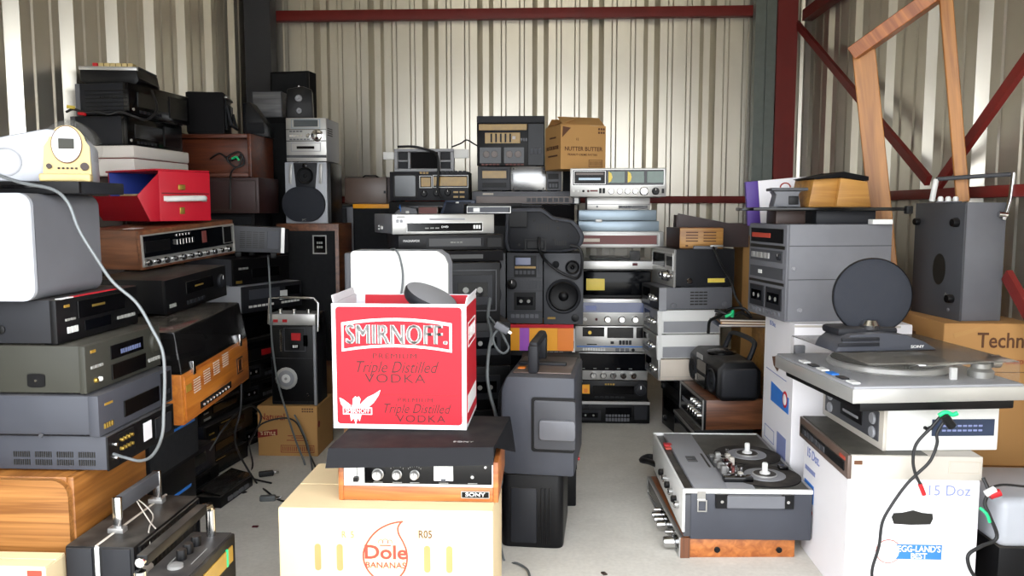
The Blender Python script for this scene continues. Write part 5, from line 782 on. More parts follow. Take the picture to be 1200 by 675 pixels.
# ---------------------------------------------------------------- wooden receiver and boombox
zw1 = zat(824, 503, 4.0); o, z = comp('amplifier', 'black amplifier on the floor below the brown wooden receiver', 'amplifier', 812, 3.98, 0, (.44, .3, zw1), -86, 'FR', 'black', 'black', [('W', .05, .95, .4, .8, 'dark_glass'), ('W', 0, 1, .9, .98, 'brushed', 'trim', .004), ('B', .2, .8, .15, .3, 6, 'charcoal')])
zw2 = zat(824, 468, 4.0)
fr = [('W', .03, .97, .1, .9, 'black_gloss', 'dial_glass', .003), ('F', 0, 1, .0, 1, .008, 'brushed', .006)] + [('K', .55 + .1 * i, .45, .02, 'chrome', .03) for i in range(5)] + [('K', .6 + .1 * i, .75, .012, 'chrome', .02) for i in range(4)] + [('B', .1, .45, .4, .55, 6, 'grey')]
o, z = comp('stereo_receiver', 'brown wooden receiver with chrome knobs under the black boombox', 'receiver', 824, 3.98, z, (.46, .3, zw2 - z), -85, 'FR', 'walnut', 'black', fr, feet=False)
r = empty('boombox', (xat(839, 3.95, z), 3.95, z), -84); tag(r, 'black boombox with raised handle on the brown wooden receiver', 'boombox')
hb_ = .2; wb_ = .48; pr = [(0.0, .03), (.03, 0), (.2, 0), (.225, .03), (.225, .15), (.18, hb_), (.04, hb_), (.0, .16)]
bm = bmesh.new(); bm_prism(bm, pr, -wb_, 0, AX['x']); bmesh.ops.recalc_face_normals(bm, faces=bm.faces); bmesh.ops.bevel(bm, geom=list(bm.edges), offset=.012, segments=3, profile=.5, affect='EDGES'); from_bm('body', bm, 'black', r)
box('end_cap', 'charcoal', r, -.05, .006, .02, .21, .012, .17, .02, 3)
lathe('disc_lid', 'black_gloss', r, ((.075, 0), (.075, .012), (.06, .018), (0, .02)), Matrix.Translation((-wb_ * .5, .1, hb_ - .004)), 28)
m, W, HH = face('front', -wb_, 0, .2, hb_); feats(r, m, W, HH, [('W', .32, .66, .5, .8, 'dark_glass', 'display_window', .004), ('W', .34, .64, .12, .42, 'black_gloss', 'cassette_door', .006), ('O', .16, .46, .06, 'grille', 'charcoal'), ('O', .84, .46, .06, 'grille', 'charcoal'), ('W', .3, .5, .82, .94, 'silver', 'badge', .003), ('W', .28, .4, .2, .36, 'silver', 'keys', .006)])
tube('handle', 'charcoal', r, [(-.06, .17, .17), (-.05, .2, .26), (-.09, .21, .285), (-wb_ * .5, .21, .29), (-wb_ + .08, .21, .28), (-wb_ + .05, .2, .25), (-wb_ + .05, .17, .17)], .013, 4, 8)
# ================================================================= reel tape deck on receiver, right foreground
yq = 2.94; zq_ = zat(800, 631, yq)
fr = [('W', .02, .98, .3, .88, 'dark_glass', 'dial_glass', .003), ('F', 0, 1, 0, 1, .006, 'silver', .005)] + [('K', .9, .42, .024, 'chrome', .05), ('K', .66, .42, .018, 'chrome', .045), ('K', .58, .42, .015, 'chrome', .045), ('K', .51, .42, .015, 'chrome', .045), ('K', .8, .55, .008, 'chrome', .03), ('K', .45, .5, .008, 'chrome', .03)]
o, z = comp('stereo_receiver', 'teak sided receiver with chrome knobs facing left under the reel tape deck', 'receiver', 797, yq + .01, 0, (.70, .43, zq_), -87, 'FR', 'teak', 'brushed', fr, {'right': [('D', .32, .4, .011, 'black', 'screw', .006), ('D', .86, .38, .011, 'black', 'screw', .006), ('W', .0, .08, .0, 1, 'walnut', 'side_cap', .004)]}, feet=False)
r = empty('reel_tape_deck', (xat(799, yq - .01, z), yq - .01, z), -89); tag(r, 'grey cased reel tape deck with two spindles lying flat in the right foreground', 'tape deck')
L = .76; D = .475; hh = zat(800, 573, yq) - z
box('case', 'slate', r, -L, 0, .03, D, 0, hh - .008, .006); box('front_rail', 'white', r, -L, 0, .0, .01, hh * .15, hh, .002)
box('front_slope', 'dark_grey', r, -L + .004, -.004, .006, .034, .01, hh - .02, .002)
for a in ((-L, -.0, .0, .008), (-L, 0, D - .006, D)): pass
box('top_rim', 'white', r, -.01, .004, 0.0, D, hh - .012, hh + .004, .002); box('top_rim', 'white', r, -L, -L + .01, 0, D, hh - .012, hh + .004, .002); box('top_rim', 'mid_grey', r, -L + .01, -.01, D - .008, D + .002, hh - .012, hh + .004, .002)
box('deck_plate', 'olive_grey', r, -L + .01, -.01, .17, D - .008, hh - .012, hh, .001); box('control_plate', 'mid_grey', r, -L + .01, -.01, .045, .17, hh - .012, hh + .003, .002); box('control_plate', 'mid_grey', r, -.26, -.01, .17, .27, hh - .004, hh + .003, .002); box('key_channel', 'black', r, -L + .02, -.03, .012, .044, hh - .02, hh - .006, .001)
for i, x in enumerate((-.26, -.47)):
    y = .345 if i == 0 else .34; T = Matrix.Translation((x + .11 - .015 * 0, y, hh))
    T = Matrix.Translation(((-.165, -.43)[i], .345, hh))
    lathe('reel_table', 'black_matte', r, ((.0, 0), (.135, 0), (.135, .004), (0.075, .005)), T, 40); lathe('reel_disc', 'mid_grey', r, ((.078, .004), (.078, .007), (.04, .008)), T, 36)
    h_ = lathe('hub', 'black', r, ((.044, .006), (.044, .012), (0, .012)), T, 28); lathe('hub_ring', 'silver', h_, ((.046, .006), (.046, .0125), (.043, .0125), (.043, .006)), None, 28)
    lathe('spindle', 'white', r, ((.02, .012), (.02, .016), (.011, .022), (.011, .05), (.008, .054), (0, .054)), T, 16)
hd = [(-.4 + .014 * k + .004 * (k % 3), .18 + .014 * ((k * 7) % 5), .008 + .007 * ((k * 5) % 4)) for k in range(18)]
box('head_base', 'dark_grey', r, -.42, -.14, .175, .26, hh - .002, hh + .006, .002)
for k, (x, y, q) in enumerate(hd): box('head_part', ('brushed', 'chrome', 'beige', 'silver', 'red_brown')[k % 5], r, x, x + .022, y, y + .02, hh + .005, hh + .008 + q, .002, 1)
for x, y in ((-.15, .25), (-.39, .25), (-.17, .235)): lathe('tape_guide', 'chrome', r, ((.006, 0), (.006, .04), (0, .04)), Matrix.Translation((x, y, hh)), 10)
box('head_cover', 'black_gloss', r, -.12, -.08, .17, .28, hh, hh + .022, .004); box('pinch_lever', 'black_gloss', r, -.26, -.225, .42, .455, hh, hh + .018, .003)
box('red_key', 'red_plastic', r, -.6, -.56, .02, .055, hh - .012, hh + .004, .003); box('red_key', 'red_ink', r, -.545, -.525, .02, .055, hh - .012, hh + .002, .003)
for x in (-.4, -.36): box('counter_window', 'dark_grey', r, x, x + .034, .08, .12, hh + .002, hh + .005, .001)
box('slot', 'black', r, -.44, -.26, .15, .158, hh + .002, hh + .004, .0)
for k, x in enumerate((-.46, -.38, -.3, -.22, -.14, -.08)): lathe('knob', 'chrome' if k % 2 else 'black', r, ((.014, 0), (.014, .02), (.01, .024), (0, .024)), Matrix.Translation((x, .004, hh * .55)) @ Matrix.Rotation(R(90), 4, 'X'), 14)
m, W, HH = face('right', -L, 0, D, hh, .03)
for s0 in (.2, .74): feats(r, m, W, HH, [('W', s0, s0 + .1, .66, .94, 'black', 'handle_mount', .014), ('D', s0 + .05, .8, .007, 'chrome', 'screw', .018)])
feats(r, m, W, HH, [('W', .29, .76, .68, .92, 'grey', 'handle', .02), ('F', .05, .13, .58, .82, .005, 'chrome', .01), ('W', .05, .12, .8, .98, 'chrome', 'latch', .006)])
tag(tube('black_plug_lead', 'cord_black', None, [pt(776, 548, 3.62), pt(770, 545, 3.62), pt(760, 541, 3.7), pt(752, 539, 3.74), pt(760, 535, 3.78), pt(770, 537, 3.76)], .014, 5), 'short black lead coiled on the floor left of the reel tape deck', 'cord')
# ================================================================= egg cartons, decks and turntable on the right
ye = 2.62; xe = xat(994, ye, .42); ze = zat(1060, 562, ye); we = xat(1149, ye, ze) - xe
logo = [('D', .235, .44, .043, 'white_print', 'seal', .0014), ('P', [(.27 + 0, .385), (.82, .385), (.83, .4), (.83, .49), (.82, .505), (.27, .505)], 'blue_print', 'banner', .0016), ('T', .57, .47, .027, "EGG-LAND'S", 'white_print', .92, .03), ('T', .56, .418, .024, 'BEST', 'white_print', 1, .03)]
hole = [('P', [(.3, .68), (.36, .655), (.6, .655), (.66, .68), (.66, .705), (.56, .735), (.48, .76), (.4, .735), (.3, .705)], 'black_print', 'handle_hole', .0008)]
side_e = [('T', .25, .92, .05, '15 Doz.', 'pale_blue_print', .9, .01), ('P', [(.05, .5), (.28, .5), (.28, .66), (.05, .66)], 'blue_print', 'banner', .0014), ('W', .05, .3, .75, .79, 'pale_blue_print', 'print_line', .001), ('W', .06, .26, .4, .43, 'red_ink', 'print_line', .001)]
def eggbox(label, x, Y, z, dim, rz=0, fr=(), left=()):
    w, d, h = dim; r = empty('egg_carton', (x, Y, z), rz); tag(r, label, 'box'); box('body', 'white_card', r, 0, w, 0, d, 0, h - .004, .002, 1)
    box('top_flap', 'white_card', r, .001, w - .001, .001, d / 2 - .002, h - .005, h, .001, 1); box('top_flap', 'white_card', r, .001, w - .001, d / 2 + .002, d - .001, h - .005, h, .001, 1)
    for f, it in (('front', fr), ('left', left)):
        mm, W, HH = face(f, 0, w, d, h); feats(r, mm, W, HH, it)
    return r
r = eggbox('white egg carton with blue banner and black handle hole in the right foreground', xe, ye, 0, (we, .46, ze), 0, [], side_e)
m, W, HH = face('front', 0, we, .46, ze)
def qx(u, v): return ((u - 994) / 155, 1 - (v - 562) / 362.6 / HH)
def Q(lst): return [qx(*p) for p in lst]
c = qx(1045, 650); c2 = qx(1081, 650)
feats(r, m, W, HH, [('P', Q([(1047, 608), (1049, 603), (1060, 602), (1072, 599), (1083, 602), (1095, 603), (1096, 609), (1093, 616), (1070, 617), (1050, 616)]), 'black_print', 'handle_hole', .001), ('D', c[0], c[1], .041, 'red_ink', 'seal', .0012), ('D', c[0], c[1], .038, 'white_print', 'seal', .0018), ('D', c[0], c[1], .027, 'red_ink', 'seal', .0022), ('D', c[0], c[1], .0255, 'white_print', 'seal', .0026), ('P', Q([(1054, 659), (1108, 659), (1108, 641), (1054, 641)]), 'blue_print', 'banner', .0016)])
text(r, "EGG-LAND'S", .029, 'white_print', m @ T3(c2[0] * W, qx(0, 646.5)[1] * HH, .0024), .85, .01); text(r, 'BEST', .026, 'white_print', m @ T3(c2[0] * W, qx(0, 655)[1] * HH, .0024), .95, .01)
text(r, '15 Doz', .05, 'pale_blue_print', m @ T3(qx(1112, 0)[0] * W, qx(0, 575)[1] * HH, .0016), .95); box('print_line', 'pale_blue_print', r, W * .25, W * .8, qx(0, 628)[1] * HH, qx(0, 629)[1] * HH + .002, 0, .001, 0, 1, m)
yA = 3.25; zA = zat(936, 380, yA)
r = eggbox('tall white egg carton under the grey bookshelf stereo', xe, yA, 0, (.46, .44, zA), 0, [('W', .0, .9, .985, .995, 'beige', 'tape', .001)], [('P', [(.3, .78), (.5, .8), (.56, .75), (.5, .72), (.36, .74)], 'brown_ink', 'handle_hole', .0008), ('P', [(.3, .55), (.9, .55), (.9, .63), (.3, .65)], 'blue_print', 'banner', .0014), ('D', .78, .61, .035, 'red_print', 'seal', .002), ('D', .78, .61, .024, 'white_print', 'seal', .003), ('W', .55, .85, .3, .42, 'pale_blue_print', 'print_label', .001), ('F', .1, .45, .33, .4, .003, 'pale_blue_print', .001), ('W', .1, .8, .7, .705, 'pale_blue_print', 'print_line', .001), ('T', .3, .95, .03, '15 Doz.', 'pale_blue_print')])
# beige recorder
h1 = zat(992, 533, ye) - ze
o, z = comp('video_recorder', 'beige recorder with dark top lying on the white egg carton', 'video recorder', 992.5, ye - .005, ze, (.51, .43, h1), -90, 'FR', 'beige', 'bronze', [('W', .05, .95, .25, .65, 'black', 'tape_flap', .004), ('W', .86, .96, .7, .85, 'red_ink', 'badge', .002), ('B', .1, .6, .3, .55, 6, 'dark_grey', .006)], {'right': [('W', .05, .11, .62, .78, 'brown_ink', 'badge', .001), ('F', .75, .98, .3, .8, .0015, 'warm_white', .001)], 'top': [('W', .02, .98, .02, .6, 'olive_grey', 'top_plate', .002)]}, feet=False)
h2 = .155
o, z2 = comp('tape_deck', 'pale green-white cassette deck with blue label under the turntable', 'tape deck', 1034, 2.66, z + .002, (.49, .385, h2), -86, 'FR', 'white', 'beige', [('W', .06, .94, .15, .8, 'dark_grey', 'control_plate', .003), ('W', .35, .7, .3, .7, 'black', 'cassette_door', .006), ('D', .16, .6, .02, 'mid_grey', 'knob', .01), ('D', .86, .6, .02, 'mid_grey', 'knob', .01), ('D', .16, .3, .02, 'mid_grey', 'knob', .01), ('D', .86, .3, .02, 'mid_grey', 'knob', .01), ('W', .4, .65, .4, .46, 'mid_grey', 'window', .008)], {'right': [('W', .42, .96, .32, .68, 'slate_blue', 'rear_label', .001), ('B', .5, .86, .42, .46, 8, 'pale_blue_print', .002), ('B', .5, .86, .52, .56, 8, 'pale_blue_print', .002), ('D', .36, .5, .006, 'black', 'phono_socket', .01), ('D', .4, .5, .006, 'black', 'phono_socket', .01)]}, feet=False)
# turntable
p0 = Vector((xat(1004, 2.53, z2), 2.53, z2 + .002)); r = empty('turntable', p0, 7.5); tag(r, 'silver turntable with dusty clear lid and strobe platter on the right', 'turntable')
wt, dt = .555, .6; hb1, hb2 = .035, .085
prism('base', 'black', r, [(.02, .02), (wt - .02, .02), (wt - .02, dt - .02), (.02, dt - .02)], 0, hb1, 'z', None, .006); box('plinth', 'silver', r, -.015, wt, 0, dt, hb1 - .004, hb2 - .008, .004); box('top_plate', 'mid_grey', r, -.01, wt - .004, .004, dt - .004, hb2 - .01, hb2, .003)
for i in range(6): box('button', ('white', 'charcoal', 'blue_print', 'white', 'charcoal', 'white')[i], r, .004, .03, .04 + .07 * i, .085 + .07 * i, hb2 - .001, hb2 + .005, .001, 1)
T = Matrix.Translation((.285, .33, hb2)); lathe('platter', 'silver', r, ((.0, 0), (.2, 0), (.205, .006), (.2, .02), (.19, .024)), T, 48); lathe('mat', 'black_matte', r, ((.193, .022), (.19, .026), (0, .026)), T, 48); lathe('spindle', 'chrome', r, ((.005, .02), (.005, .045), (0, .046)), T, 10)
A = (wt - .07, .12); lathe('arm_base', 'brushed', r, ((.04, 0), (.04, .02), (.03, .03), (.03, .045), (0, .046)), Matrix.Translation((A[0], A[1], hb2)), 24); tube('tone_arm', 'chrome', r, [(A[0] + .05, A[1] - .0, hb2 + .05), (A[0], A[1], hb2 + .05), (A[0] - .2, A[1] - .04, hb2 + .048), (A[0] - .24, A[1] - .02, hb2 + .046)], .006, 0, 8); tube('counterweight', 'chrome', r, [(A[0] + .03, A[1], hb2 + .05), (A[0] + .06, A[1], hb2 + .05)], .022, 0, 16); box('headshell', 'black', r, A[0] - .27, A[0] - .235, A[1] - .035, A[1] - .01, hb2 + .034, hb2 + .048, .002); box('arm_post', 'white', r, A[0] - .13, A[0] - .11, A[1] - .045, A[1] - .03, hb2, hb2 + .04, .002)
hl = .155; bm = bmesh.new(); bm_box(bm, .04, wt - .01, .015, dt - .01, hb2, hl + .0, .004); bmesh.ops.delete(bm, geom=[f for f in bm.faces if f.calc_center_median().z < hb2 + .0005 or f.calc_center_median().z > hl - .0005], context='FACES'); from_bm('dust_cover', bm, 'clear', r); box('cover_top', 'clear_dusty_sheen', r, .044, wt - .014, .019, dt - .014, hl - .004, hl, .001)  # cover top colour holds both dust and the lid's grey-brown reflection
for x in (.06, wt - .07): box('hinge', 'grey', r, x, x + .04, dt - .012, dt + .008, hb2 - .02, hb2 + .03, .003)
zT = p0.z + hl
# round speaker on wedge foot
pr_ = Vector((xat(1026, 2.82, zT), 2.82, zT + .001)); r = empty('disc_speaker', pr_, 10); tag(r, 'round charcoal speaker disc on a wedge foot standing on the turntable lid', 'speaker')
prism('foot', 'slate', r, [(-.175, 0), (.2, 0), (.15, .03), (.08, .055), (.0, .065), (-.12, .06), (-.16, .03)], -.05, .1, 'y', None, .008); box('foot_step', 'charcoal', r, -.15, .07, -.02, .1, .05, .078, .012)
for k in range(2): box('foot_ridge', 'charcoal', r, -.168 + .012 * k, -.02, -.056, -.048, .02 + .018 * k, .032 + .018 * k, .002)
text(r, 'SONY', .014, 'white_print', Matrix.Translation((.12, -.052, .014)) @ Matrix.Rotation(R(90), 4, 'X'), 1.3)
lathe('joint', 'chrome', r, ((0, .07), (.03, .07), (.036, .085), (.024, .102), (0, .106)), Matrix.Translation((-.025, -.0, 0)), 20)
cz = zat(1016, 348, 2.82) - zT; rr = .133
Td = Matrix.Translation((-.01, .02, cz)) @ Matrix.Rotation(R(-14), 4, 'Z') @ Matrix.Rotation(R(90), 4, 'X'); lathe('shell', 'charcoal', r, ((0, -.05), (rr * .6, -.045), (rr * .96, -.02), (rr, .0), (rr * .98, .012)), Td, 48); lathe('cloth_grille', 'grille_grey', r, ((rr * .97, .008), (rr * .9, .014), (rr * .5, .017), (0, .018)), Td, 48)
# ---------------------------------------------------------------- grey bookshelf stereo
ys = 3.31; o, zz = comp('bookshelf_stereo', 'large grey one-piece stereo with open slots facing left on the tall egg carton', 'stereo', 919, ys, zA, (.36, .455, zat(919, 263, ys) - zA), -80, 'FR', 'stereo_grey', 'grey', [('W', .06, .92, .8, .95, 'black', 'dial_glass', .003), ('W', .04, .96, .74, .775, 'black_print', 'slot', .002), ('W', .06, .92, .6, .72, 'dark_grey', 'tuner_panel', .003), ('B', .1, .6, .63, .69, 5, 'silver', .008), ('W', .1, .6, .85, .9, 'red_ink', 'dial_line', .005), ('W', .06, .94, .42, .54, 'dark_grey', 'amplifier_panel', .003), ('W', .04, .96, .36, .39, 'black_print', 'slot', .002), ('C', .08, .46, .1, .33, 'charcoal'), ('C', .52, .92, .1, .33, 'charcoal'), ('B', .1, .9, .04, .08, 8, 'grey', .006), ('K', .85, .66, .015, 'charcoal'), ('W', .3, .4, .46, .5, 'white', 'badge', .005)], {'right': [('W', .02, 1, .775, .782, 'dark_grey', 'seam', .0005), ('W', .02, 1, .43, .437, 'dark_grey', 'seam', .0005), ('D', .07, .55, .008, 'mid_grey', 'screw', .005), ('D', .14, .12, .01, 'mid_grey', 'screw', .006)]}, feet=False)
# shelf board and bits on top
r = empty('glass_shelf', (xat(884, 3.36, zz), 3.36, zz)); tag(r, 'black glass shelf board lying across the grey stereo', 'shelf'); wsx = xat(1064, 3.36, zz) - xat(884, 3.36, zz)
zsh = zat(960, 247, 3.36) - zz; box('board', 'black_gloss', r, -.01, wsx, -.02, .3, zsh, zsh + .014, .003); box('front_lip', 'black', r, wsx - .02, wsx + .006, -.03, .0, zsh - .012, zsh + .02, .004); box('support', 'charcoal', r, .26, .5, .04, .24, 0, zsh, .003); box('white_pad', 'white', r, .47, .55, -.01, .06, .0, .02, .002); box('drawer_pull', 'dark_brown', r, .1, .22, .05, .2, 0, zsh, .003)
ztp = zz + zsh + .015
r = empty('wedge_speaker', (xat(950, 3.4, ztp), 3.4, ztp), 8); tag(r, 'honey wood wedge speaker with black grille top on the black glass shelf', 'speaker'); K2 = 3.32 / 950
prism('left_face', 'honey', r, [(0, 0), (.11, 0), (.125, .12), (.02, .115)], .02, .2, 'y', None, .003); prism('right_face', 'honey', r, [(.11, 0), (.26, 0), (.24, .105), (.125, .12)], .0, .2, 'y', None, .003)
prism('grille', 'black_matte', r, [(.0, .118), (.13, .145), (.24, .125), (.24, .108), (.12, .122), (.02, .112)], -.01, .18, 'y', None, .002)
r = empty('desk_gadget', (xat(906, 3.38, ztp), 3.38, ztp), -4); tag(r, 'grey round-topped gadget with a wire ring on the black glass shelf', 'gadget'); prism('body', 'grey', r, [(0, 0), (.11, 0), (.1, .05), (.11, .065), (-.0, .065), (.012, .05)], 0, .1, 'y', None, .005); box('top_plate', 'dark_grey', r, -.01, .135, -.01, .11, .066, .078, .003); tube('ring', 'maroon_ink', r, [(.05 + .02 * math.cos(R(a)), .02, .08 + .018 * math.sin(R(a))) for a in range(0, 181, 20)], .003); box('dial', 'black', r, .06, .1, -.004, .003, .01, .045, .003)
o = box('white_packet', 'white_card', None, 0, .36, 0, .05, 0, .2, .003); o.location = (xat(884, 3.66, 1.3) + .17, 3.76, zz + .1); tag(o, 'white product carton with a purple end behind the gadgets on the grey stereo', 'box')
for a in ((-.166, -.11, -.027, .02),): box('purple_end', 'purple_box', o, -.181, -.125, a[2], a[3], -.1, .1, .002)
box('print_line', 'black_print', o, -.06, .02, -.0262, -.024, -.03, -.026, 0); box('print_line', 'black_print', o, -.07, .0, -.0262, -.024, -.05, -.044, 0); o.rotation_euler = (0, R(-5), R(-6))
# ---------------------------------------------------------------- speaker on cardboard box at the right wall
yT = 3.24; zT2 = zat(1098, 379, yT)
o, z = flapbox('speaker_carton', 'orange-brown carton with black lettering under the grey speaker', 1098, yT, .28, (XR - .02 - xat(1098, yT, zT2), .42, zT2 - .28), 0, 'FL', 'cardboard_warm', [('T', .72, .88, .085, 'Technics', 'brown_ink', .85, .012), ('T', .8, .74, .035, 'Panasonic', 'red_ink', .85), ('W', .55, 1, .66, .665, 'brown_ink', 'print_line', .001), ('P', [(.1, .93), (.4, .98), (.42, .96), (.12, .9)], 'cardboard', 'crease')], [('W', .2, .42, .82, .88, 'brown_ink', 'print_mark', .001)])
o, _ = flapbox('carton', 'worn orange-brown carton on the floor below the lettered carton', 1100, yT - .02, 0, (.34, .42, .279), 0, 'FL', 'cardboard_warm', [('P', [(.2, .75), (.9, .8), (.9, .66), (.5, .7)], 'brown_ink', 'tear', .001)], flaps=False)
hS = zat(1122, 237, 3.3) - z
o, zS = comp('monitor_speaker', 'grey wedge speaker with an oval hole on the orange-brown carton', 'speaker', 1124, 3.3, z, (.345, .175, hS), -83, 'FR', 'grey', 'dark_grey', [('P', [(.56 + .13 * math.cos(R(a)), .42 + .13 * math.sin(R(a)) * 1.05) for a in range(0, 360, 15)], 'black_print', 'port', .001), ('D', .08, .83, .016, 'black', 'rubber_foot', .02), ('D', .87, .83, .018, 'black', 'rubber_foot', .024), ('D', .84, .18, .018, 'black', 'rubber_foot', .024), ('T', .74, .21, .02, 'Av', 'grey_print', 1.3), ('D', .78, .08, .008, 'grey', 'screw', .003)], feet=False, plate=.01)
# chrome u-frame and small knobs on the speaker
r = empty('chrome_bracket', (0, 0, 0)); tag(r, 'chrome u-shaped frame standing on the grey speaker by the right wall', 'frame')
tube('post', 'white', r, [pt(1092, 236, 3.5), pt(1097, 210, 3.5)], .012, 0, 8); tube('top_bar', 'dark_grey', r, [pt(1097, 210, 3.5), pt(1140, 207, 3.42), pt(1188, 204, 3.32)], .009, 0, 8); tube('post', 'chrome', r, [pt(1188, 203, 3.32), pt(1184, 235, 3.31), pt(1176, 258, 3.3)], .01, 0, 8); tube('clamp', 'chrome', r, [pt(1170, 251, 3.3), pt(1180, 252, 3.3)], .012, 0, 8)
for i, u in enumerate((1104, 1112, 1120)): pass
r = empty('knob_strip', pt(1102, 237, 3.4)); tag(r, 'row of small white knobs on top of the grey speaker', 'knob strip'); r.location.z = zS
for i in range(3): lathe('knob', 'white', r, ((.011, 0), (.011, .014), (.007, .02), (0, .021)), Matrix.Translation((i * .03, 0, .004)), 12)
box('strip', 'grey', r, -.02, .08, -.012, .012, 0, .005, .001)
# ---------------------------------------------------------------- leaning wooden frame
def plank(par, p, q, w, t, m='pine'):
    p, q = Vector(p), Vector(q); d = (q - p); L_ = d.length; zx = d.normalized(); yx = Vector((.35, 1, 0)); yx = (yx - zx * yx.dot(zx)).normalized(); xx = yx.cross(zx)
    M4 = Matrix((xx, yx, zx)).transposed().to_4x4(); M4.translation = p
    return box('plank', m, par, -w / 2, w / 2, -t / 2, t / 2, 0, L_, .003, 1, M4)
r = empty('door_casing', (xat(1040, 3.72, 0), 3.72, 0)); tag(r, 'pine door frame leaning up behind the grey stereo and speaker', 'frame')
inv = r.matrix_basis.inverted(); L3 = lambda v: v - Vector(r.location)
top1 = pt(1012, 60, 3.72); b1 = pt(1031, 245, 3.72); foot1 = b1 + (b1 - top1) * ((b1.z - .0) / (top1.z - b1.z)) * .985
top2 = pt(1106, -30, 3.5); b2 = pt(1129, 245, 3.5); foot2 = b2 + (b2 - top2) * ((b2.z - zS - .004) / (top2.z - b2.z))
plank(r, L3(foot1), L3(top1), .095, .03); plank(r, L3(foot2), L3(top2), .05, .03)
plank(r, L3(top1 + Vector((-.04, 0, -.01))), L3(top2 + (b2 - top2) * .06), .06, .12, 'teak')  # same pine frame; teak colour stands in for the bar's shaded underside
# ---------------------------------------------------------------- odds and ends bottom right
r = empty('grey_set', (xat(1163, 2.62, .0), 2.62, 0)); tag(r, 'pale grey set with dark base at the right picture edge by the egg carton', 'stereo')
zg_ = zat(1180, 584, 2.62); box('dark_base', 'black', r, .01, .3, .0, .34, 0, zg_ * .55, .006); box('shell', 'silver_plastic', r, 0, .3, -.01, .35, zg_ * .55, zg_, .03, 4)
r = empty('phono_lead', (0, 0, 0)); tag(r, 'black phono lead with red and white plugs beside the egg carton', 'cable')
tube('lead', 'cord_black', r, [pt(1152, 560, 2.6), pt(1158, 575, 2.58), pt(1154, 590, 2.58), pt(1160, 605, 2.57), pt(1168, 630, 2.57), pt(1150, 640, 2.56), pt(1135, 650, 2.55), pt(1136, 665, 2.55), pt(1145, 680, 2.55)], .006, 6); tube('lead', 'cord_black', r, [pt(1158, 572, 2.58), pt(1175, 568, 2.6), pt(1200, 570, 2.62)], .004, 5)
tube('plug', 'white', r, [pt(1155, 579, 2.56), pt(1166, 573, 2.56)], .011, 0, 10); tube('plug', 'red_plastic', r, [pt(1160, 581, 2.56), pt(1172, 577, 2.56)], .012, 0, 10); tube('tie', 'green_tie', r, [pt(1148, 595, 2.57), pt(1156, 602, 2.56), pt(1160, 612, 2.56)], .005, 3)
r = empty('turntable_lead', (0, 0, 0)); tag(r, 'black lead with green tie and red plug hanging in front of the pale cassette deck', 'cable')
ylf = 2.56; tube('lead', 'cord_black', r, [pt(1112, 484, ylf), pt(1106, 494, ylf), pt(1098, 508, ylf), pt(1098, 520, ylf), pt(1090, 540, ylf), pt(1074, 556, ylf), pt(1062, 568, ylf), pt(1046, 590, ylf), pt(1034, 612, ylf), pt(1030, 640, ylf), pt(1022, 668, ylf), pt(1024, 690, ylf)], .005, 6); tube('lead', 'cord_black', r, [pt(1104, 486, ylf), pt(1092, 500, ylf), pt(1074, 520, ylf), pt(1070, 540, ylf), pt(1073, 556, ylf), pt(1079, 568, ylf)], .005, 6)
tube('tie', 'green_tie', r, [pt(1100, 487, ylf - .01), pt(1108, 483, ylf - .01), pt(1116, 486, ylf - .01), pt(1122, 484, ylf - .01)], .007, 4); tube('plug', 'black', r, [pt(1106, 487, ylf - .01), pt(1116, 500, ylf - .01)], .014, 0, 8); tube('plug', 'red_plastic', r, [pt(1078, 567, ylf), pt(1083, 580, ylf)], .007, 0, 8)
# ================================================================= foreground radios, bottom left
yf = 2.05; zf = zat(154, 641, yf)
r = empty('suitcase_radio', (xat(157, yf, zf), yf, 0), 0); tag(r, 'black box radio with chrome handle and white stripe in the left foreground', 'radio')
wR = xat(154, yf, zf) - xat(72, yf, zf); dR = .40
box('body', 'black', r, -wR, 0, 0, dR, 0, zf, .008); 
box('stripe', 'white', r, -wR * .56, -wR * .5, -.003, .01, 0, zf - .002, .001); box('stripe', 'warm_white', r, -wR * .56, -wR * .52, .0, dR, zf - .004, zf + .002, .001); box('end_panel', 'charcoal', r, -wR * .46, -.01, -.004, .01, .01, zf - .006, .003); box('end_panel', 'charcoal', r, -wR + .006, -wR * .6, -.004, .01, .01, zf - .006, .003)
m, W, HH = face('right', -wR, 0, dR, zf); feats(r, m, W, HH, [('S', .1, .95, .55, .95, 14, 6, 'black_print'), ('F', .05, .98, .5, .98, .006, 'black', .006), ('P', [(.02, .3), (.3, .3), (.22, .78), (.1, .9), (.04, .7)], 'warm_white', 'paper_tag', .006)])
for y in (.1, .33): box('handle_post', 'chrome', r, -wR * .5 - .012, -wR * .5 + .012, y - .006, y + .006, zf - .002, zf + .1, .002); box('handle_foot', 'brushed', r, -wR * .5 - .025, -wR * .5 + .02, y - .014, y + .014, zf - .002, zf + .014, .002)
box('handle_grip', 'dark_grey', r, -wR * .5 - .01, -wR * .5 + .01, .1, .33, zf + .055, zf + .1, .004)
tube('string', 'beige', r, [(-.0, .12, zf + .003), (-wR * .2, .16, zf + .01), (-wR * .5, .2, zf + .06), (-wR * .3, .22, zf + .005), (-.01, .1, zf + .002), (.006, .08, zf - .06)], .002, 4)
yf2 = 1.86; zf2 = zat(250, 640, 2.2); pr0 = Vector((xat(276, 2.24, zf2), 2.24, 0)); r = empty('portable_radio', pr0, 90); tag(r, 'black portable radio with chrome handle and green dial, nearest at bottom left', 'radio')
zf2 = zat(275, 624, 2.24); wP, dP = .46, .13
box('body', 'black', r, -wP, 0, 0, dP, 0, zf2, .006); box('top_panel', 'charcoal', r, -wP + .01, -.006, .008, dP - .008, zf2 - .002, zf2 + .003, .002)
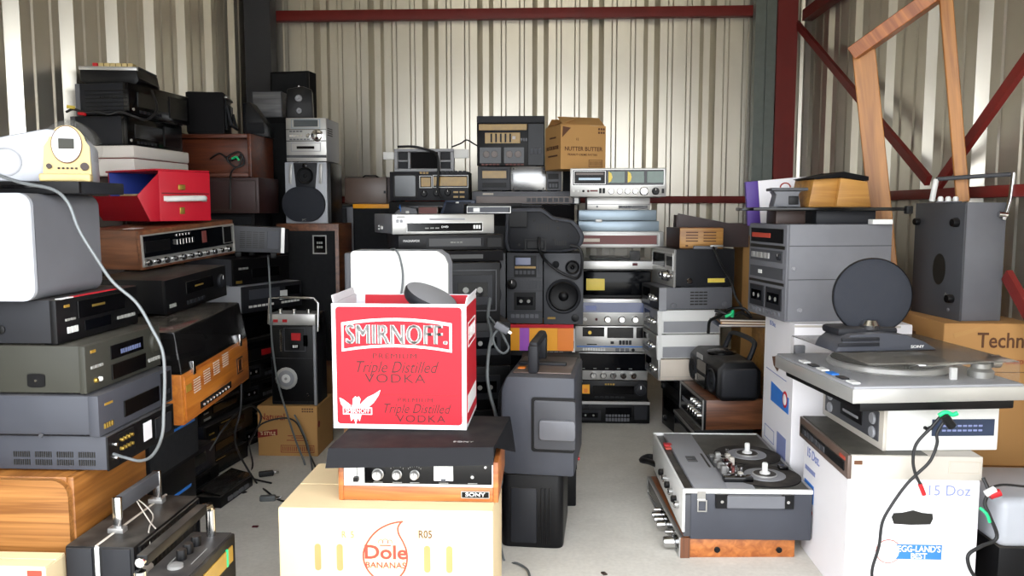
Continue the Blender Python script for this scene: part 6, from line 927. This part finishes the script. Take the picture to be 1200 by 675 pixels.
m, W, HH = face('front', -wP, 0, dP, zf2); feats(r, m, W, HH, [('W', .52, .94, .8, .93, 'amber', 'dial_glass', .003), ('W', .84, .86, .8, .94, 'green_tie', 'dial_pointer', .005), ('O', .7, .55, .07, 'grille', 'charcoal'), ('W', .05, .45, .5, .92, 'grille', 'grille', .004)])
for x in (-.06, -.11, -.15): lathe('knob', 'black', r, ((.014, 0), (.014, .024), (.012, .028), (0, .028)), Matrix.Translation((x - .04, dP * .55, zf2 + .002)), 14)
lathe('knob', 'silver', r, ((.02, 0), (.02, .008), (.012, .012), (0, .012)), Matrix.Translation((-.24, dP * .5, zf2 + .002)), 16)
for x in (-.03, -wP + .03): tube('handle_post', 'chrome', r, [(x, dP * .45, zf2), (x, dP * .45, zf2 + .08)], .014, 0, 8)
tube('handle_bar', 'chrome', r, [(-.03, dP * .45, zf2 + .075), (-.04, dP * .45, zf2 + .095), (-.07, dP * .45, zf2 + .1), (-wP + .03, dP * .45, zf2 + .1)], .012, 0, 8); box('handle_grip', 'black', r, -wP + .04, -.08, dP * .45 - .014, dP * .45 + .014, zf2 + .088, zf2 + .115, .004)
for y in (.03, .09): box('print_mark', 'grey_print', r, -.22, -.12, y, y + .003, zf2 + .003, zf2 + .0036, 0)
r, _ = flapbox('carton', 'pale carton with red print at the bottom left corner', 62, 1.98, 0, (.5, .09, zat(40, 664, 1.98)), 0, 'FR', 'cardboard_pale', [('W', .9, .98, .9, .97, 'red_ink', 'print_mark', .001)])
# ================================================================= cords on the floor
def fl(u, v, h=.008):
    d = _R @ Vector(((u - 600) / F, -(v - 337.5) / F, -1)); t = (h - H) / d.z; return Vector((d.x * t, d.y * t, h))
def cord(name, label, P, r_=.008, m='cord_black', cat='cord'): return tag(tube(name, m, None, P, r_, 7), label, cat)
cord('twin_cable', 'pale twin cord looping over the front left video recorders', [pt(-8, 203, 2.1), pt(25, 214, 2.08), pt(62, 222, 2.07), pt(80, 238, 2.06), pt(92, 268, 2.06), pt(110, 298, 2.07), pt(132, 330, 2.09), pt(160, 355, 2.1), pt(178, 385, 2.1), pt(190, 410, 2.1), pt(193, 440, 2.1), pt(192, 480, 2.1), pt(190, 510, 2.1), pt(180, 532, 2.12), pt(165, 540, 2.14), pt(146, 536, 2.15), pt(133, 532, 2.165)], .0045, 'cord_silver')
cord('mains_cable', 'black cord with plug snaking from the recorders to the banana carton', [pt(283, 450, 3.2), pt(282, 480, 3.2), pt(276, 520, 3.25), fl(300, 565), fl(312, 575), fl(325, 585), fl(340, 588), fl(352, 583)], .0045)
cord('mains_cable', 'looped black cord on the floor below the brown printed carton', [pt(246, 528, 3.25), pt(262, 502, 3.3), pt(280, 482, 3.4), pt(296, 476, 3.5), pt(306, 488, 3.6), pt(300, 505, 3.6), pt(292, 520, 3.7), fl(296, 546), fl(285, 570), fl(276, 572), fl(282, 556), fl(300, 562), fl(318, 566)], .0045)
cord('mains_cable', 'grey cord curling over the brown printed carton to the floor', [pt(345, 486, 4.05), pt(352, 500, 4.04), pt(360, 520, 4.04), fl(366, 552), fl(362, 566), fl(352, 574)], .0045, 'cord_grey')
cord('mains_cable', 'black cord in front of the brown printed carton', [pt(292, 520, 3.9), pt(305, 498, 4.0), pt(330, 490, 4.05), pt(346, 494, 4.05), pt(356, 512, 4.05), pt(362, 530, 4.05), fl(372, 552)], .0045)
cord('mains_cable', 'grey cord curling from the carton to the floor by the subwoofer', [pt(583, 530, 2.8), pt(588, 560, 2.72), pt(584, 590, 2.7), fl(590, 655), fl(606, 660), fl(618, 668), fl(622, 682)], .0045, 'cord_grey')
for i, (u, v, a, m_) in enumerate(((312, 558, 24, 'black'), (314, 587, 8, 'white'))):
    r = empty('mains_plug', fl(u, v, .0), a); tag(r, ('black mains plug lying on the floor near the carton', 'pale mains plug lying on the floor by the banana carton')[i], 'plug'); box('body', 'cord_black' if i == 0 else 'cord_grey', r, -.035, .035, -.014, .014, 0, .026, .006); box('prong', 'chrome', r, .035, .06, -.009, -.006, .01, .017, .0005); box('prong', 'chrome', r, .035, .06, .006, .009, .01, .017, .0005)
for i, (u, v, m_, lb) in enumerate(((299, 617, 'dark_red_print', 'tiny dark red scrap on the floor beside the banana carton'), (286, 577, 'black_print', 'tiny black scrap on the floor near the cords'), (708, 672, 'dark_brown', 'small dark crumb on the floor in the aisle'))):
    o = box('floor_scrap', m_, None, -.012, .012, -.008, .008, 0, .005, .002); o.location = fl(u, v, .0025); o.rotation_euler.z = i; tag(o, lb, 'scrap')
